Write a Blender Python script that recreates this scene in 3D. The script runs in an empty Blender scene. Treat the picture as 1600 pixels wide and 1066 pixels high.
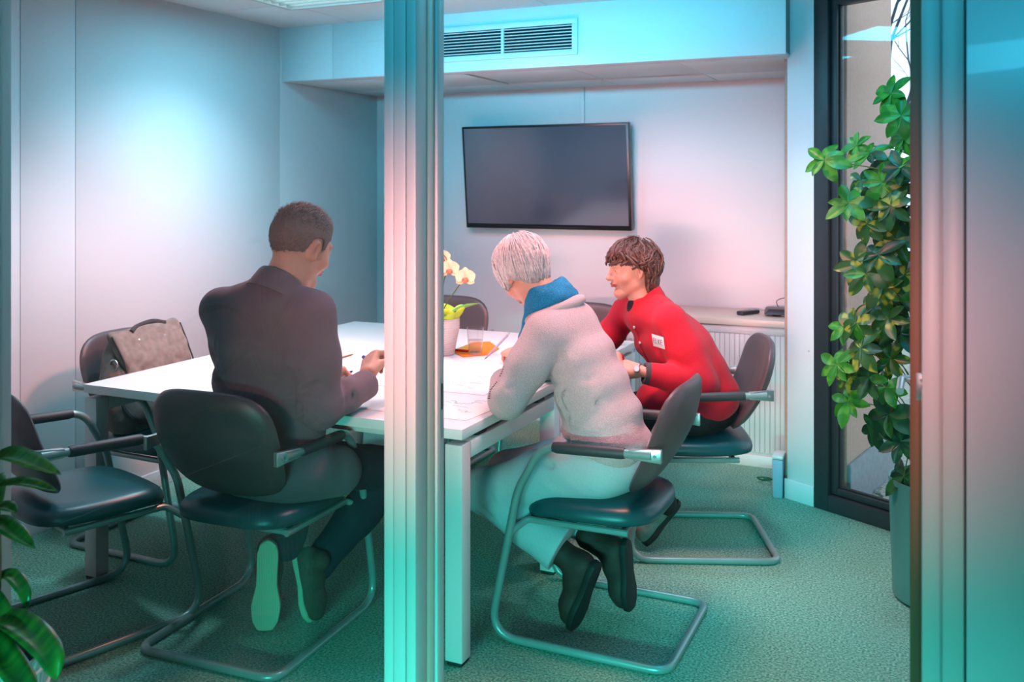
import bpy, bmesh, math, random
import numpy as np
from mathutils import Vector, Matrix, Euler
random.seed(7); RNG = np.random.default_rng(11)
S = bpy.context.scene
C = S.collection
PI = math.pi
R = math.radians
# ------------------------------------------------------------------ camera
CAM_H = 1.50
cd = bpy.data.cameras.new('camera'); cam = bpy.data.objects.new('camera', cd); C.objects.link(cam)
cam.location = (0, 0, CAM_H); cam.rotation_euler = (R(90), 0, R(24.5))
cd.sensor_width = 36; cd.lens = 1480 * 36 / 1600; cd.shift_y = -245 / 1600
cd.clip_start = 0.05
cd.dof.use_dof = True; cd.dof.focus_distance = 3.35; cd.dof.aperture_fstop = 4.0
S.camera = cam
# ------------------------------------------------------------------ view
S.view_settings.view_transform = 'Standard'; S.view_settings.look = 'None'
S.view_settings.gamma = 1.0; S.view_settings.exposure = 0.45
S.view_settings.use_curve_mapping = False
# ------------------------------------------------------------------ world (daylight outside the window)
W = bpy.data.worlds.new('world'); S.world = W; W.use_nodes = True
W.node_tree.nodes['Background'].inputs[0].default_value = (0.62, 0.80, 0.95, 1)
W.node_tree.nodes['Background'].inputs[1].default_value = 1.5
def light(name, kind, loc, energy, col, target=None, **kw):
    d = bpy.data.lights.new(name, kind); o = bpy.data.objects.new(name, d); C.objects.link(o)
    d.energy = energy; d.color = col; o.location = loc
    if target is not None:
        o.rotation_euler = (Vector(target) - Vector(loc)).to_track_quat('-Z', 'Y').to_euler()
    for k, v in kw.items(): setattr(d, k, v)
    return o
CYAN = (0.06, 0.68, 1.0); RED = (1.0, 0.26, 0.20); TEAL = (0.07, 0.80, 0.68); WHITE = (0.60, 0.85, 1.0); PINK = (1.0, .42, .42)
# ceiling luminaires of the meeting room (cool), white downlights, and added fills with no fixture
for i, (x, y) in enumerate([(-2.75, 3.65), (-1.55, 3.65), (-0.4, 3.1)]):
    light('troffer_light_%d' % i, 'AREA', (x, y, 2.385), 8.5, CYAN, (x, y, 0), shape='SQUARE', size=0.5)
light('added_cyan_wash', 'AREA', (-1.5, 2.0, 2.18), 8, CYAN, (-2.3, 5.2, 2.52), shape='RECTANGLE', size=2.6, size_y=0.08, spread=R(48))  # added lamp, tints the ceiling and upper walls cyan
light('table_downlight', 'SPOT', (-2.2, 3.2, 2.40), 160, RED, (-2.2, 3.3, 0), spot_size=R(125), spot_blend=1, shadow_soft_size=0.25)  # added red lamp, warms the table and lower room
light('added_table_red_b', 'SPOT', (-1.0, 3.2, 2.40), 150, RED, (-1.0, 3.3, 0), spot_size=R(125), spot_blend=1, shadow_soft_size=0.25)  # second added red lamp, right of the table
light('added_back_wall_red', 'SPOT', (-1.9, 2.9, 2.40), 220, RED, (-1.9, 5.55, 0.60), spot_size=R(58), spot_blend=1, shadow_soft_size=0.15)  # added red lamp, turns the lower back wall pink
light('added_left_wall_red', 'SPOT', (-1.5, 3.2, 2.40), 190, RED, (-3.55, 3.3, 0.60), spot_size=R(60), spot_blend=1, shadow_soft_size=0.15)  # added red lamp, turns the lower left wall pink
light('wall_downlight', 'SPOT', (-2.80, 3.68, 2.41), 85, WHITE, (-3.0, 3.5, 0), spot_size=R(126), spot_blend=0.9, shadow_soft_size=0.06)
light('added_left_wall_fill', 'SPOT', (-2.75, 2.75, 2.41), 60, WHITE, (-3.1, 2.7, 0), spot_size=R(84), spot_blend=0.9, shadow_soft_size=0.1)  # added fill, spreads the bright area along the left wall
light('post_downlight', 'SPOT', (-0.8, 4.0, 2.40), 22, WHITE, (-0.7, 4.25, 0), spot_size=R(80), spot_blend=0.5, shadow_soft_size=0.06)
# added lamps behind the camera, tinting the view in cyan, pink and teal bands
light('added_fill_high', 'AREA', (-0.5, -0.5, 2.3), 5, CYAN, (-0.7, 1.8, 2.2), shape='RECTANGLE', size=1.6, size_y=0.15, spread=R(70))  # added fill, cyan on the upper partition
light('added_fill_mid', 'AREA', (-0.6, -0.7, 1.30), 4.8, PINK, (-0.9, 1.8, 1.22), shape='RECTANGLE', size=1.6, size_y=0.1, spread=R(24))  # added fill, pink band at mid height
light('added_fill_low', 'AREA', (-0.45, -0.7, 0.55), 12.5, TEAL, (-0.85, 1.8, 0.03), shape='RECTANGLE', size=1.6, size_y=0.1, spread=R(52))  # added fill, teal on the floor and lower parts
S.cycles.diffuse_bounces = 1
# ------------------------------------------------------------------ materials
def lin(c):
    if isinstance(c, str):
        c = [int(c[i:i+2], 16) / 255 for i in (0, 2, 4)]
    return tuple((v / 12.92 if v <= .04045 else ((v + .055) / 1.055) ** 2.4) for v in c)
def mat(name, col, rough=.5, metal=0., var=0., vscale=40., bump=0., bscale=200., spec=.5, emit=None, estr=0., col2=None, kind='noise', stretch=None, detail=3., attr=False, sheen=0., trans=0., coat=0., sss=0.):
    m = bpy.data.materials.new(name); m.use_nodes = True
    nt = m.node_tree; N = nt.nodes; L = nt.links; b = N['Principled BSDF']
    c = lin(col); b.inputs['Roughness'].default_value = rough; b.inputs['Metallic'].default_value = metal
    b.inputs['Specular IOR Level'].default_value = spec
    b.inputs['Base Color'].default_value = (*c, 1)
    if sheen: b.inputs['Sheen Weight'].default_value = sheen
    if coat: b.inputs['Coat Weight'].default_value = coat
    if trans: b.inputs['Transmission Weight'].default_value = trans
    if sss:
        b.inputs['Subsurface Weight'].default_value = sss; b.inputs['Subsurface Radius'].default_value = (.012, .005, .003); b.inputs['Subsurface Scale'].default_value = 1
    if emit: b.inputs['Emission Color'].default_value = (*lin(emit), 1); b.inputs['Emission Strength'].default_value = estr
    tc = N.new('ShaderNodeTexCoord'); mp = N.new('ShaderNodeMapping'); L.new(tc.outputs['Object'], mp.inputs[0])
    if stretch: mp.inputs['Scale'].default_value = stretch
    def tex(scale):
        if kind == 'voronoi':
            t = N.new('ShaderNodeTexVoronoi'); t.inputs['Scale'].default_value = scale; L.new(mp.outputs[0], t.inputs['Vector']); return t.outputs['Distance']
        if kind == 'wave':
            t = N.new('ShaderNodeTexWave'); t.inputs['Scale'].default_value = scale; t.inputs['Distortion'].default_value = 1.5; L.new(mp.outputs[0], t.inputs['Vector']); return t.outputs['Fac']
        t = N.new('ShaderNodeTexNoise'); t.inputs['Scale'].default_value = scale; t.inputs['Detail'].default_value = detail; L.new(mp.outputs[0], t.inputs['Vector']); return t.outputs['Fac']
    base = None
    if attr:
        a = N.new('ShaderNodeAttribute'); a.attribute_name = 'Col'; base = a.outputs['Color']
    if var or col2:
        r = N.new('ShaderNodeValToRGB'); L.new(tex(vscale), r.inputs[0])
        r.color_ramp.elements[0].position = .32; r.color_ramp.elements[1].position = .68
        c2 = lin(col2) if col2 else tuple(min(1, v * (1 + var)) for v in c)
        c1 = c if col2 else tuple(v * (1 - var) for v in c)
        if attr:
            r.color_ramp.elements[0].color = (1 - var,) * 3 + (1,); r.color_ramp.elements[1].color = (1, 1, 1, 1)
            mx = N.new('ShaderNodeMix'); mx.data_type = 'RGBA'; mx.blend_type = 'MULTIPLY'; mx.inputs[0].default_value = 1
            L.new(base, mx.inputs[6]); L.new(r.outputs[0], mx.inputs[7]); base = mx.outputs[2]
        else:
            r.color_ramp.elements[0].color = (*c1, 1); r.color_ramp.elements[1].color = (*c2, 1); base = r.outputs[0]
    if base is not None: L.new(base, b.inputs['Base Color'])
    if bump:
        bp = N.new('ShaderNodeBump'); bp.inputs['Strength'].default_value = min(1, bump); bp.inputs['Distance'].default_value = .004 * max(1, bump)
        L.new(tex(bscale), bp.inputs['Height']); L.new(bp.outputs[0], b.inputs['Normal'])
    return m
def glass_mat(name, tint, refl_rough=.0, ior=1.5, extra=0.):
    m = bpy.data.materials.new(name); m.use_nodes = True; nt = m.node_tree; N = nt.nodes; L = nt.links
    for n in list(N):
        if n.type == 'BSDF_PRINCIPLED': N.remove(n)
    out = [n for n in N if n.type == 'OUTPUT_MATERIAL'][0]
    t = N.new('ShaderNodeBsdfTransparent'); t.inputs[0].default_value = (*tint, 1)
    g = N.new('ShaderNodeBsdfGlossy'); g.inputs['Roughness'].default_value = refl_rough
    lw = N.new('ShaderNodeLayerWeight'); lw.inputs[0].default_value = .5
    pw = N.new('ShaderNodeMath'); pw.operation = 'POWER'; L.new(lw.outputs['Facing'], pw.inputs[0]); pw.inputs[1].default_value = 5
    f = N.new('ShaderNodeMath'); f.operation = 'MULTIPLY_ADD'; L.new(pw.outputs[0], f.inputs[0]); f.inputs[1].default_value = .9; f.inputs[2].default_value = ((ior-1)/(ior+1))**2
    mx = N.new('ShaderNodeMixShader'); L.new(f.outputs[0], mx.inputs[0]); L.new(t.outputs[0], mx.inputs[1]); L.new(g.outputs[0], mx.inputs[2])
    last = mx.outputs[0]
    if extra:
        d = N.new('ShaderNodeBsdfDiffuse'); d.inputs[0].default_value = (.8, .85, .85, 1)
        m2 = N.new('ShaderNodeMixShader'); m2.inputs[0].default_value = extra; L.new(last, m2.inputs[1]); L.new(d.outputs[0], m2.inputs[2]); last = m2.outputs[0]
    L.new(last, out.inputs[0]); return m
# ------------------------------------------------------------------ mesh helpers
def tagp(o, label=None, cat=None, group=None, kind=None):
    if label: o['label'] = label
    if cat: o['category'] = cat
    if group: o['group'] = group
    if kind: o['kind'] = kind
    return o
def link(name, me, m, parent=None):
    o = bpy.data.objects.new(name, me); C.objects.link(o)
    if m is not None and not me.materials: me.materials.append(m)
    if parent is not None: o.parent = parent
    return o
def empty(name, loc=(0, 0, 0), rz=0):
    o = bpy.data.objects.new(name, None); C.objects.link(o); o.location = loc; o.rotation_euler = (0, 0, rz); o.empty_display_size = .1
    return o
class MB:
    def __init__(s): s.v = []; s.f = []
    def add(s, v, f):
        n = len(s.v); s.v += [tuple(p) for p in v]; s.f += [tuple(i + n for i in q) for q in f]; return s
    def box(s, lo, hi, M=None):
        x0, y0, z0 = lo; x1, y1, z1 = hi
        v = [(x0,y0,z0),(x1,y0,z0),(x1,y1,z0),(x0,y1,z0),(x0,y0,z1),(x1,y0,z1),(x1,y1,z1),(x0,y1,z1)]
        if M is not None: v = [tuple(M @ Vector(p)) for p in v]
        return s.add(v, [(0,3,2,1),(4,5,6,7),(0,1,5,4),(1,2,6,5),(2,3,7,6),(3,0,4,7)])
    def tube(s, pts, r, n=10, caps=True, closed=False):
        P = [Vector(p) for p in pts]; m = len(P); rr = r if hasattr(r, '__len__') else [r] * m
        T = []
        for i in range(m):
            a = P[i - 1] if (i > 0 or closed) else P[i]; b = P[(i + 1) % m] if (i < m - 1 or closed) else P[i]
            T.append((b - a).normalized())
        up = Vector((0, 0, 1)) if abs(T[0].z) < .9 else Vector((1, 0, 0))
        u = (up - T[0] * up.dot(T[0])).normalized(); v = []; f = []
        for i in range(m):
            u = (u - T[i] * u.dot(T[i])).normalized(); w = T[i].cross(u)
            for k in range(n):
                a = 2 * PI * k / n; v.append(P[i] + (u * math.cos(a) + w * math.sin(a)) * rr[i])
        segs = m if closed else m - 1
        for i in range(segs):
            j = (i + 1) % m
            for k in range(n): f.append((i*n+k, i*n+(k+1)%n, j*n+(k+1)%n, j*n+k))
        if caps and not closed: f.append(tuple(range(n - 1, -1, -1))); f.append(tuple((m-1)*n + k for k in range(n)))
        return s.add(v, f)
    def lathe(s, prof, n=32, c=(0,0,0), M=None):
        v = []; f = []
        for (r, z) in prof:
            for k in range(n):
                a = 2*PI*k/n; p = Vector((c[0] + r*math.cos(a), c[1] + r*math.sin(a), c[2] + z)); v.append(M @ p if M else p)
        for i in range(len(prof)-1):
            for k in range(n): f.append((i*n+k, i*n+(k+1)%n, (i+1)*n+(k+1)%n, (i+1)*n+k))
        f.append(tuple(range(n-1, -1, -1))); f.append(tuple((len(prof)-1)*n + k for k in range(n)))
        return s.add(v, f)
    def prism(s, poly, z0, z1):
        n = len(poly); v = [(x, y, z0) for x, y in poly] + [(x, y, z1) for x, y in poly]
        f = [tuple(range(n-1, -1, -1)), tuple(range(n, 2*n))] + [(i, (i+1)%n, n+(i+1)%n, n+i) for i in range(n)]
        return s.add(v, f)
    def mesh(s, name, bevel=0, smooth=True, segs=2, angle=35):
        me = bpy.data.meshes.new(name); me.from_pydata([tuple(p) for p in s.v], [], s.f); me.validate()
        bm = bmesh.new(); bm.from_mesh(me); bmesh.ops.recalc_face_normals(bm, faces=bm.faces)
        if bevel: bmesh.ops.bevel(bm, geom=[e for e in bm.edges if e.calc_face_angle(0) > R(30)], offset=bevel, segments=segs, profile=.5, affect='EDGES')
        bm.to_mesh(me); bm.free()
        if smooth:
            me.shade_smooth(); me.set_sharp_from_angle(angle=R(angle))
        return me
    def build(s, name, m, parent=None, bevel=0, smooth=True, segs=2, angle=35):
        return link(name, s.mesh(name, bevel, smooth, segs, angle), m, parent)
def box(name, lo, hi, m, parent=None, bevel=0.003, M=None):
    return MB().box(lo, hi, M).build(name, m, parent, bevel)
def fillet(pts, rad, n=6):
    P = [Vector(p) for p in pts]; out = [P[0]]
    for i in range(1, len(P)-1):
        r = rad[i] if hasattr(rad, '__len__') else rad
        a = (P[i-1]-P[i]); b = (P[i+1]-P[i]); la, lb = a.length, b.length; a.normalize(); b.normalize()
        ang = a.angle(b); d = min(r / math.tan(ang/2), la*.49, lb*.49)
        p0 = P[i] + a*d; p1 = P[i] + b*d
        for k in range(n+1):
            t = k/n; out.append((p0*(1-t)+P[i]*t)*(1-t) + (P[i]*(1-t)+p1*t)*t)
    out.append(P[-1]); return out
def smoothpath(pts, n=6):
    P = [Vector(p) for p in pts]; P = [P[0]*2-P[1]] + P + [P[-1]*2-P[-2]]; out = []
    for i in range(1, len(P)-2):
        for k in range(n):
            t = k/n; a, b, c, d = P[i-1], P[i], P[i+1], P[i+2]
            out.append(.5*((2*b)+(c-a)*t+(2*a-5*b+4*c-d)*t*t+(3*b-a-3*c+d)*t**3))
    out.append(P[-2]); return out
def copy_tree(o, parent=None):
    c = o.copy(); C.objects.link(c); c.parent = parent
    for ch in list(o.children): copy_tree(ch, c)
    return c
# ------------------------------------------------------------------ implicit surfaces: smooth unions of round cones and ellipsoids, meshed with surface nets
def rc(a, b, ra, rb, k=.02): return ('rc', np.array(a, float), np.array(b, float), ra, rb, k)
def el(c, r, k=.02, rot=None): return ('el', np.array(c, float), np.array(r, float), np.array(rot if rot is not None else np.eye(3), float), k)
def cut(p): return ('cut', p)
def limb(pts, k=.02): return [rc(pts[i][0], pts[i+1][0], pts[i][1], pts[i+1][1], k) for i in range(len(pts)-1)]
def pd(p, P):
    if p[0] == 'rc':
        _, a, b, ra, rb, k = p; ba = b - a; l2 = ba @ ba
        q = P - a; t = np.clip((q @ ba) / max(l2, 1e-9), 0, 1)
        return np.sqrt(((q - t[..., None]*ba)**2).sum(-1)) - (ra + (rb-ra)*t)
    _, c, r, M, k = p; q = (P - c) @ M
    k0 = np.sqrt(((q/r)**2).sum(-1)); k1 = np.sqrt(((q/(r*r))**2).sum(-1)) + 1e-9
    return k0*(k0-1)/k1
def pbb(p):
    if p[0] == 'rc':
        r = max(p[3], p[4]); return np.minimum(p[1], p[2])-r, np.maximum(p[1], p[2])+r
    r = max(p[2]); return p[1]-r, p[1]+r
def sdf_mesh(prims, res, disp=None, post=None):
    """prims -> (verts, quads) of the zero surface"""
    bbs = [pbb(p) for p in prims if p[0] != 'cut']
    lo = np.min([b[0] for b in bbs], 0) - .03; hi = np.max([b[1] for b in bbs], 0) + .03
    n = np.ceil((hi-lo)/res).astype(int) + 1
    ax = [lo[i] + res*np.arange(n[i]) for i in range(3)]
    D = np.full(n, .2, np.float32)
    for p in prims:
        c = p[0] == 'cut'; q = p[1] if c else p; k = q[-1]
        b0, b1 = pbb(q); mg = .02 + 1.5*k
        i0 = np.clip(np.floor((b0-mg-lo)/res).astype(int), 0, n-1); i1 = np.clip(np.ceil((b1+mg-lo)/res).astype(int)+1, 1, n)
        if (i1 <= i0).any(): continue
        sl = tuple(slice(i0[j], i1[j]) for j in range(3))
        P = np.stack(np.meshgrid(*[ax[j][sl[j]] for j in range(3)], indexing='ij'), -1)
        d = pd(q, P).astype(np.float32); A = D[sl]
        if c: d = -d; h = np.clip(.5 - .5*(A-d)/k, 0, 1); D[sl] = A*(1-h)+d*h + k*h*(1-h)
        else: h = np.clip(.5 + .5*(A-d)/k, 0, 1); D[sl] = A*(1-h)+d*h - k*h*(1-h)
    if disp is not None or post is not None:
        near = np.argwhere(np.abs(D) < .06 if post is None else D < .06)
        P = lo + near*res; d = D[tuple(near.T)]
        if disp is not None: d = d + disp(P)
        if post is not None: d = post(P, d)
        D[tuple(near.T)] = d
    D[0] = D[-1] = .2; D[:, 0] = D[:, -1] = .2; D[:, :, 0] = D[:, :, -1] = .2
    s = D < 0
    cnt = np.zeros(np.array(n)-1, np.int8)
    for dx in (0,1):
        for dy in (0,1):
            for dz in (0,1): cnt += s[dx:n[0]-1+dx, dy:n[1]-1+dy, dz:n[2]-1+dz]
    cells = np.argwhere((cnt > 0) & (cnt < 8)); idx = -np.ones(np.array(n)-1, np.int64); idx[tuple(cells.T)] = np.arange(len(cells))
    acc = np.zeros((len(cells), 3)); num = np.zeros(len(cells))
    for a in range(3):
        o1, o2 = [x for x in range(3) if x != a]
        for u in (0,1):
            for w in (0,1):
                off = np.zeros(3, int); off[o1] = u; off[o2] = w; e = np.zeros(3, int); e[a] = 1
                p0 = cells+off; p1 = p0+e; d0 = D[tuple(p0.T)]; d1 = D[tuple(p1.T)]
                m = (d0 < 0) != (d1 < 0); t = np.where(m, d0/np.where(m, d0-d1, 1), 0)
                pt = off + t[:, None]*e; acc[m] += pt[m]; num[m] += 1
    V = lo + (cells + acc/num[:, None])*res
    F = []
    for a in range(3):
        o1, o2 = (a+1) % 3, (a+2) % 3
        e = np.zeros(3, int); e[a] = 1
        sh = np.array(n) - e; s0 = s[:sh[0], :sh[1], :sh[2]]; s1 = s[e[0]:, e[1]:, e[2]:]
        ed = np.argwhere(s0 != s1)
        ed = ed[(ed[:, o1] > 0) & (ed[:, o2] > 0)]
        a1 = np.zeros(3, int); a1[o1] = 1; a2 = np.zeros(3, int); a2[o2] = 1
        q = np.stack([idx[tuple((ed-a1-a2).T)], idx[tuple((ed-a2).T)], idx[tuple(ed.T)], idx[tuple((ed-a1).T)]], 1)
        fl = ~s[tuple(ed.T)]
        q[fl] = q[fl][:, ::-1]; F.append(q)
    F = np.concatenate(F); F = F[(F >= 0).all(1)]
    return V, F
def np_mesh(name, V, F, m, parent=None, col=None, origin=None, smooth_it=1):
    V = np.array(V, float)
    if origin is not None: V = V - np.array(origin)
    if smooth_it:
        e = np.concatenate([F[:, [0,1]], F[:, [1,2]], F[:, [2,3]], F[:, [3,0]]]); e = np.concatenate([e, e[:, ::-1]])
        deg = np.bincount(e[:, 0], minlength=len(V))[:, None].astype(float); deg[deg == 0] = 1
        for _ in range(smooth_it):
            A = np.zeros_like(V)
            for j in range(3): A[:, j] = np.bincount(e[:, 0], weights=V[e[:, 1], j], minlength=len(V))
            V = V*.5 + .5*A/deg
    me = bpy.data.meshes.new(name)
    me.vertices.add(len(V)); me.vertices.foreach_set('co', V.astype(np.float32).ravel())
    me.loops.add(len(F)*4); me.loops.foreach_set('vertex_index', F.astype(np.int32).ravel())
    me.polygons.add(len(F)); me.polygons.foreach_set('loop_start', np.arange(0, len(F)*4, 4, dtype=np.int32))
    me.update(calc_edges=True); me.validate(); me.shade_smooth()
    if col is not None:
        a = me.color_attributes.new('Col', 'FLOAT_COLOR', 'POINT')
        a.data.foreach_set('color', np.concatenate([col, np.ones((len(V), 1))], 1).astype(np.float32).ravel())
    return link(name, me, m, parent)
def vnoise(P, f, seed=0):
    """smooth pseudo noise from a few rotated sines"""
    r = np.random.default_rng(seed); o = np.zeros(len(P))
    for i in range(5):
        d = r.normal(size=3); d /= np.linalg.norm(d); o += np.sin(P @ d*f*(.7+.5*i) + r.uniform(0, 6.28) + 1.5*np.sin(P @ r.normal(size=3)*f*.5))/(1+.5*i)
    return o/2.5
# ------------------------------------------------------------------ palette
M = {}
M['wall'] = mat('wall_paint', 'f2f0f2', .6, bump=.03, bscale=350)
M['ceil'] = mat('ceiling_tile', 'eef2f2', .7, var=.03, vscale=300, bump=.1, bscale=400)
M['grid'] = mat('ceiling_joint', '7f9498', .7)
M['carpet'] = mat('carpet', '2b7c66', .95, col2='a2e6cb', vscale=130, detail=8, bump=1.5, bscale=260, spec=.1, sheen=.2)
M['alu'] = mat('white_aluminium', 'cfcdcb', .4)
M['gasket'] = mat('rubber_gasket', '2a2e30', .6)
M['table'] = mat('white_laminate', 'f4f4f2', .3, var=.01, vscale=20)
M['tframe'] = mat('white_powder_coat', 'ececea', .4, bump=.02, bscale=500)
M['leather_b'] = mat('brown_black_leather', '584a4c', .42, var=.10, vscale=9)
M['leather_s'] = mat('black_leather_teal_cast', '0f4f55', .36, var=.10, vscale=9)  # black seat leather with the teal reflected cast put into its colour
M['tube'] = mat('grey_tube_enamel', '86a3a1', .3, metal=.25, var=.04, vscale=15)
M['pad'] = mat('black_rubber_sleeve', '343c3f', .5, bump=.1, bscale=500)
M['chrome'] = mat('satin_metal', 'b9c4c4', .28, metal=.8)
M['tvblack'] = mat('black_plastic', '15181c', .3)
M['screen'] = mat('tv_glass', '465261', .12, spec=.8, coat=.3)
M['dark'] = mat('vent_dark', '0a1214', .8)
M['winframe'] = mat('window_frame_paint', '33383c', .4, var=.06, vscale=30)
M['glass'] = glass_mat('partition_glass', (.93, .965, .96), extra=.004)
M['wglass'] = glass_mat('window_glass', (.95, .97, .97))
M['wood'] = mat('door_edge_wood', '8a5a3a', .5, col2='6d4429', vscale=30, stretch=(1, 1, .05))
M['plaster'] = mat('exterior_plaster', 'c9a799', .9, var=.06, vscale=60, bump=.4, bscale=150)
M['plinth'] = mat('exterior_plinth', '8e959a', .9, var=.1, vscale=30, bump=.3, bscale=120)
M['cream'] = mat('cream_top', 'efe0d0', .4, var=.02, vscale=10)
ZC = 2.42; ZS = 2.105; YB = 5.55; XL = -3.55; YP = 1.8; YS = 4.53
st = lambda o: tagp(o, kind='structure')
# floor
f = MB(); f.add([(XL, -1.6, 0), (1.35, -1.6, 0), (1.35, 3.8, 0), (-.5, 4.75, 0), (-.62, YB, 0), (XL, YB, 0)], [(0, 1, 2, 3, 4, 5)])
st(f.build('floor', M['carpet'], smooth=False))
# left wall with tall panels
w = st(box('wall_left', (XL-.12, -1.6, 0), (XL-.008, YB, 2.6), M['gasket'], bevel=0))
for i, (a, b) in enumerate([(-1.6, -.3), (-.3, .9), (.9, 2.1), (2.1, 2.78), (2.78, 3.06), (3.06, 4.5), (4.5, YB)]):
    box('panel', (XL-.008, a+.0012, 0), (XL, b-.0012, 2.6), M['wall'], w, .0012)
st(box('wall_back', (XL-.1, YB, 0), (-.5, YB+.12, 2.6), M['wall'], bevel=0))
st(box('wall_alcove', (-.655, 4.76, 0), (-.56, YB, 2.6), M['wall'], bevel=0))
st(box('wall_right', (1.30, -1.6, 0), (1.42, 3.70, 2.6), M['wall'], bevel=0))
st(box('wall_corridor', (XL, -1.7, 0), (1.4, -1.6, 2.6), M['wall'], bevel=0))
# ceiling with tiles
c = st(box('ceiling', (XL, -1.6, ZC+.012), (1.4, YS+.02, ZC+.1), M['grid'], bevel=0))
TR = [(-2.75, 3.65), (-1.55, 3.65), (-2.75, 2.45), (-1.55, 2.45)]
tile = MB().box((-.2975, -.2975, 0), (.2975, .2975, .012)).mesh('ceiling_tile', .002)
for i in range(9):
    for j in range(11):
        x = -3.35 + .6*i; y = YS-.3-.6*j + .02
        x = -3.35+.6*i
        if x > 1.3 or y < -1.6: continue
        if any(abs(x-(-2.75)-0) < .01 and abs(y-(3.65)) < .01 for _ in (0,)): continue
        o = link('ceiling_tile', tile, M['ceil'], c); o.location = (x, y, ZC)
M['tube_on'] = mat('luminaire_diffuser', 'ffffff', .4, emit='d8f6ff', estr=1.6)
for i, (x, y, lab) in enumerate([(-2.75, 3.65, 'square louvred ceiling light nearest the left wall, above the far table half'), (-1.55, 3.65, 'square louvred ceiling light above the right side of the table')]):
    t = empty('ceiling_light', (x, y, ZC-.03)); tagp(t, lab, 'ceiling light', 'louvred ceiling lights')
    fr = MB()
    for a, b in [((-.3,-.3,0),(.3,-.275,.03)), ((-.3,.275,0),(.3,.3,.03)), ((-.3,-.275,0),(-.275,.275,.03)), ((.275,-.275,0),(.3,.275,.03))]: fr.box(a, b)
    fr.build('frame', M['alu'], t)
    box('diffuser', (-.275, -.275, .026), (.275, .275, .03), M['tube_on'], t, 0)
    lm = MB().box((-.275, -.002, .004), (.275, .002, .026)).mesh('louvre_blade')
    for k in range(9):
        o = link('louvre_blade', lm, M['chrome'], t); o.location = (0, -.24+.06*k, 0)
# soffit
s = st(box('wall_soffit', (XL, YS, ZS+.012), (-.667, YB, 2.6), M['grid'], bevel=0))
for a, b in [(XL, -3.19), (-3.19, -.665)]:
    box('panel', (a+.001, YS-.012, ZS), (b-.001, YS, 2.6), M['wall'], s, .0015)
box('lip', (XL, YS, ZS), (-.667, YS+.10, ZS+.012), M['wall'], s, .001)
for a, b in [(XL, -3.0), (-3.0, -2.4), (-2.4, -1.8), (-1.8, -1.2), (-1.2, -.667)]:
    dz = .012 if (a in (-2.4, -1.8)) else 0
    box('soffit_tile', (a+.002, YS+.103, ZS+dz*.6), (b-.002, YB-.34, ZS+.02), M['ceil'], s, .002)
    box('soffit_tile', (a+.002, YB-.337, ZS), (b-.002, YB, ZS+.012), M['ceil'], s, .002)
# air vent in the soffit
v = empty('air_vent', (-2.11, YS-.012, 2.16)); tagp(v, 'white two-section air vent grille set in the soffit above the television', 'air vent')
fr = MB()
for a, b in [((-.42,-.012,0),(.42,0,.028)), ((-.42,-.012,.158),(.42,0,.186)), ((-.42,-.012,.028),(-.39,0,.158)), ((.39,-.012,.028),(.42,0,.158)), ((-.008,-.012,.028),(.008,0,.158))]: fr.box(a, b)
fr.build('frame', M['wall'], v, .0015)
box('duct', (-.39, -.0015, .028), (.39, -.0003, .158), M['dark'], v, 0)
sl = MB().box((-.19, -.004, -.0022), (.19, .004, .0022), Matrix.Rotation(R(-8), 4, 'X')).mesh('slat', .0008)
for k in range(8):
    for x in (-.199, .199):
        o = link('slat', sl, M['wall'], v); o.location = (x, -.0065, .037+.0162*k)
# cable trunking above the television
st(box('trim_1', (-2.06, YB-.018, 1.86), (-2.03, YB, ZS), M['wall'], bevel=.002))
# baseboards
st(box('baseboard_left', (XL, YP+.1, 0), (XL+.012, YB, .08), M['wall'], bevel=.002))
st(box('baseboard_back', (XL, YB-.012, 0), (-.66, YB, .08), M['wall'], bevel=.002))
# white post beside the window: oblique wall
ED = Vector((.879, -.477, 0)); NO = Vector((.477, .879, 0)); B0 = Vector((-.545, 4.592, 0))
def ob(s0, n0, z): p = B0 + ED*s0 + NO*n0; return (p.x, p.y, z)
def obox(s0, s1, n0, n1, z0, z1, mb=None):
    mb = mb or MB(); v = [ob(s0,n0,z0), ob(s1,n0,z0), ob(s1,n1,z0), ob(s0,n1,z0), ob(s0,n0,z1), ob(s1,n0,z1), ob(s1,n1,z1), ob(s0,n1,z1)]
    return mb.add(v, [(0,3,2,1),(4,5,6,7),(0,1,5,4),(1,2,6,5),(2,3,7,6),(3,0,4,7)])
st(obox(-.155, 0, 0, .22, 0, 2.6).build('wall_post', M['wall'], bevel=.003))
st(obox(-.163, .0, -.012, 0, 0, .095).build('baseboard_post', M['wall'], bevel=.003))
MB().lathe([(.004, 0), (.005, .002)], 10, M=Matrix.Translation(ob(-.03, -.002, .72)) @ NO.to_track_quat('-Z', 'Y').to_matrix().to_4x4()).build('trim_2', M['alu'])
st(bpy.data.objects['trim_2'])
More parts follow.
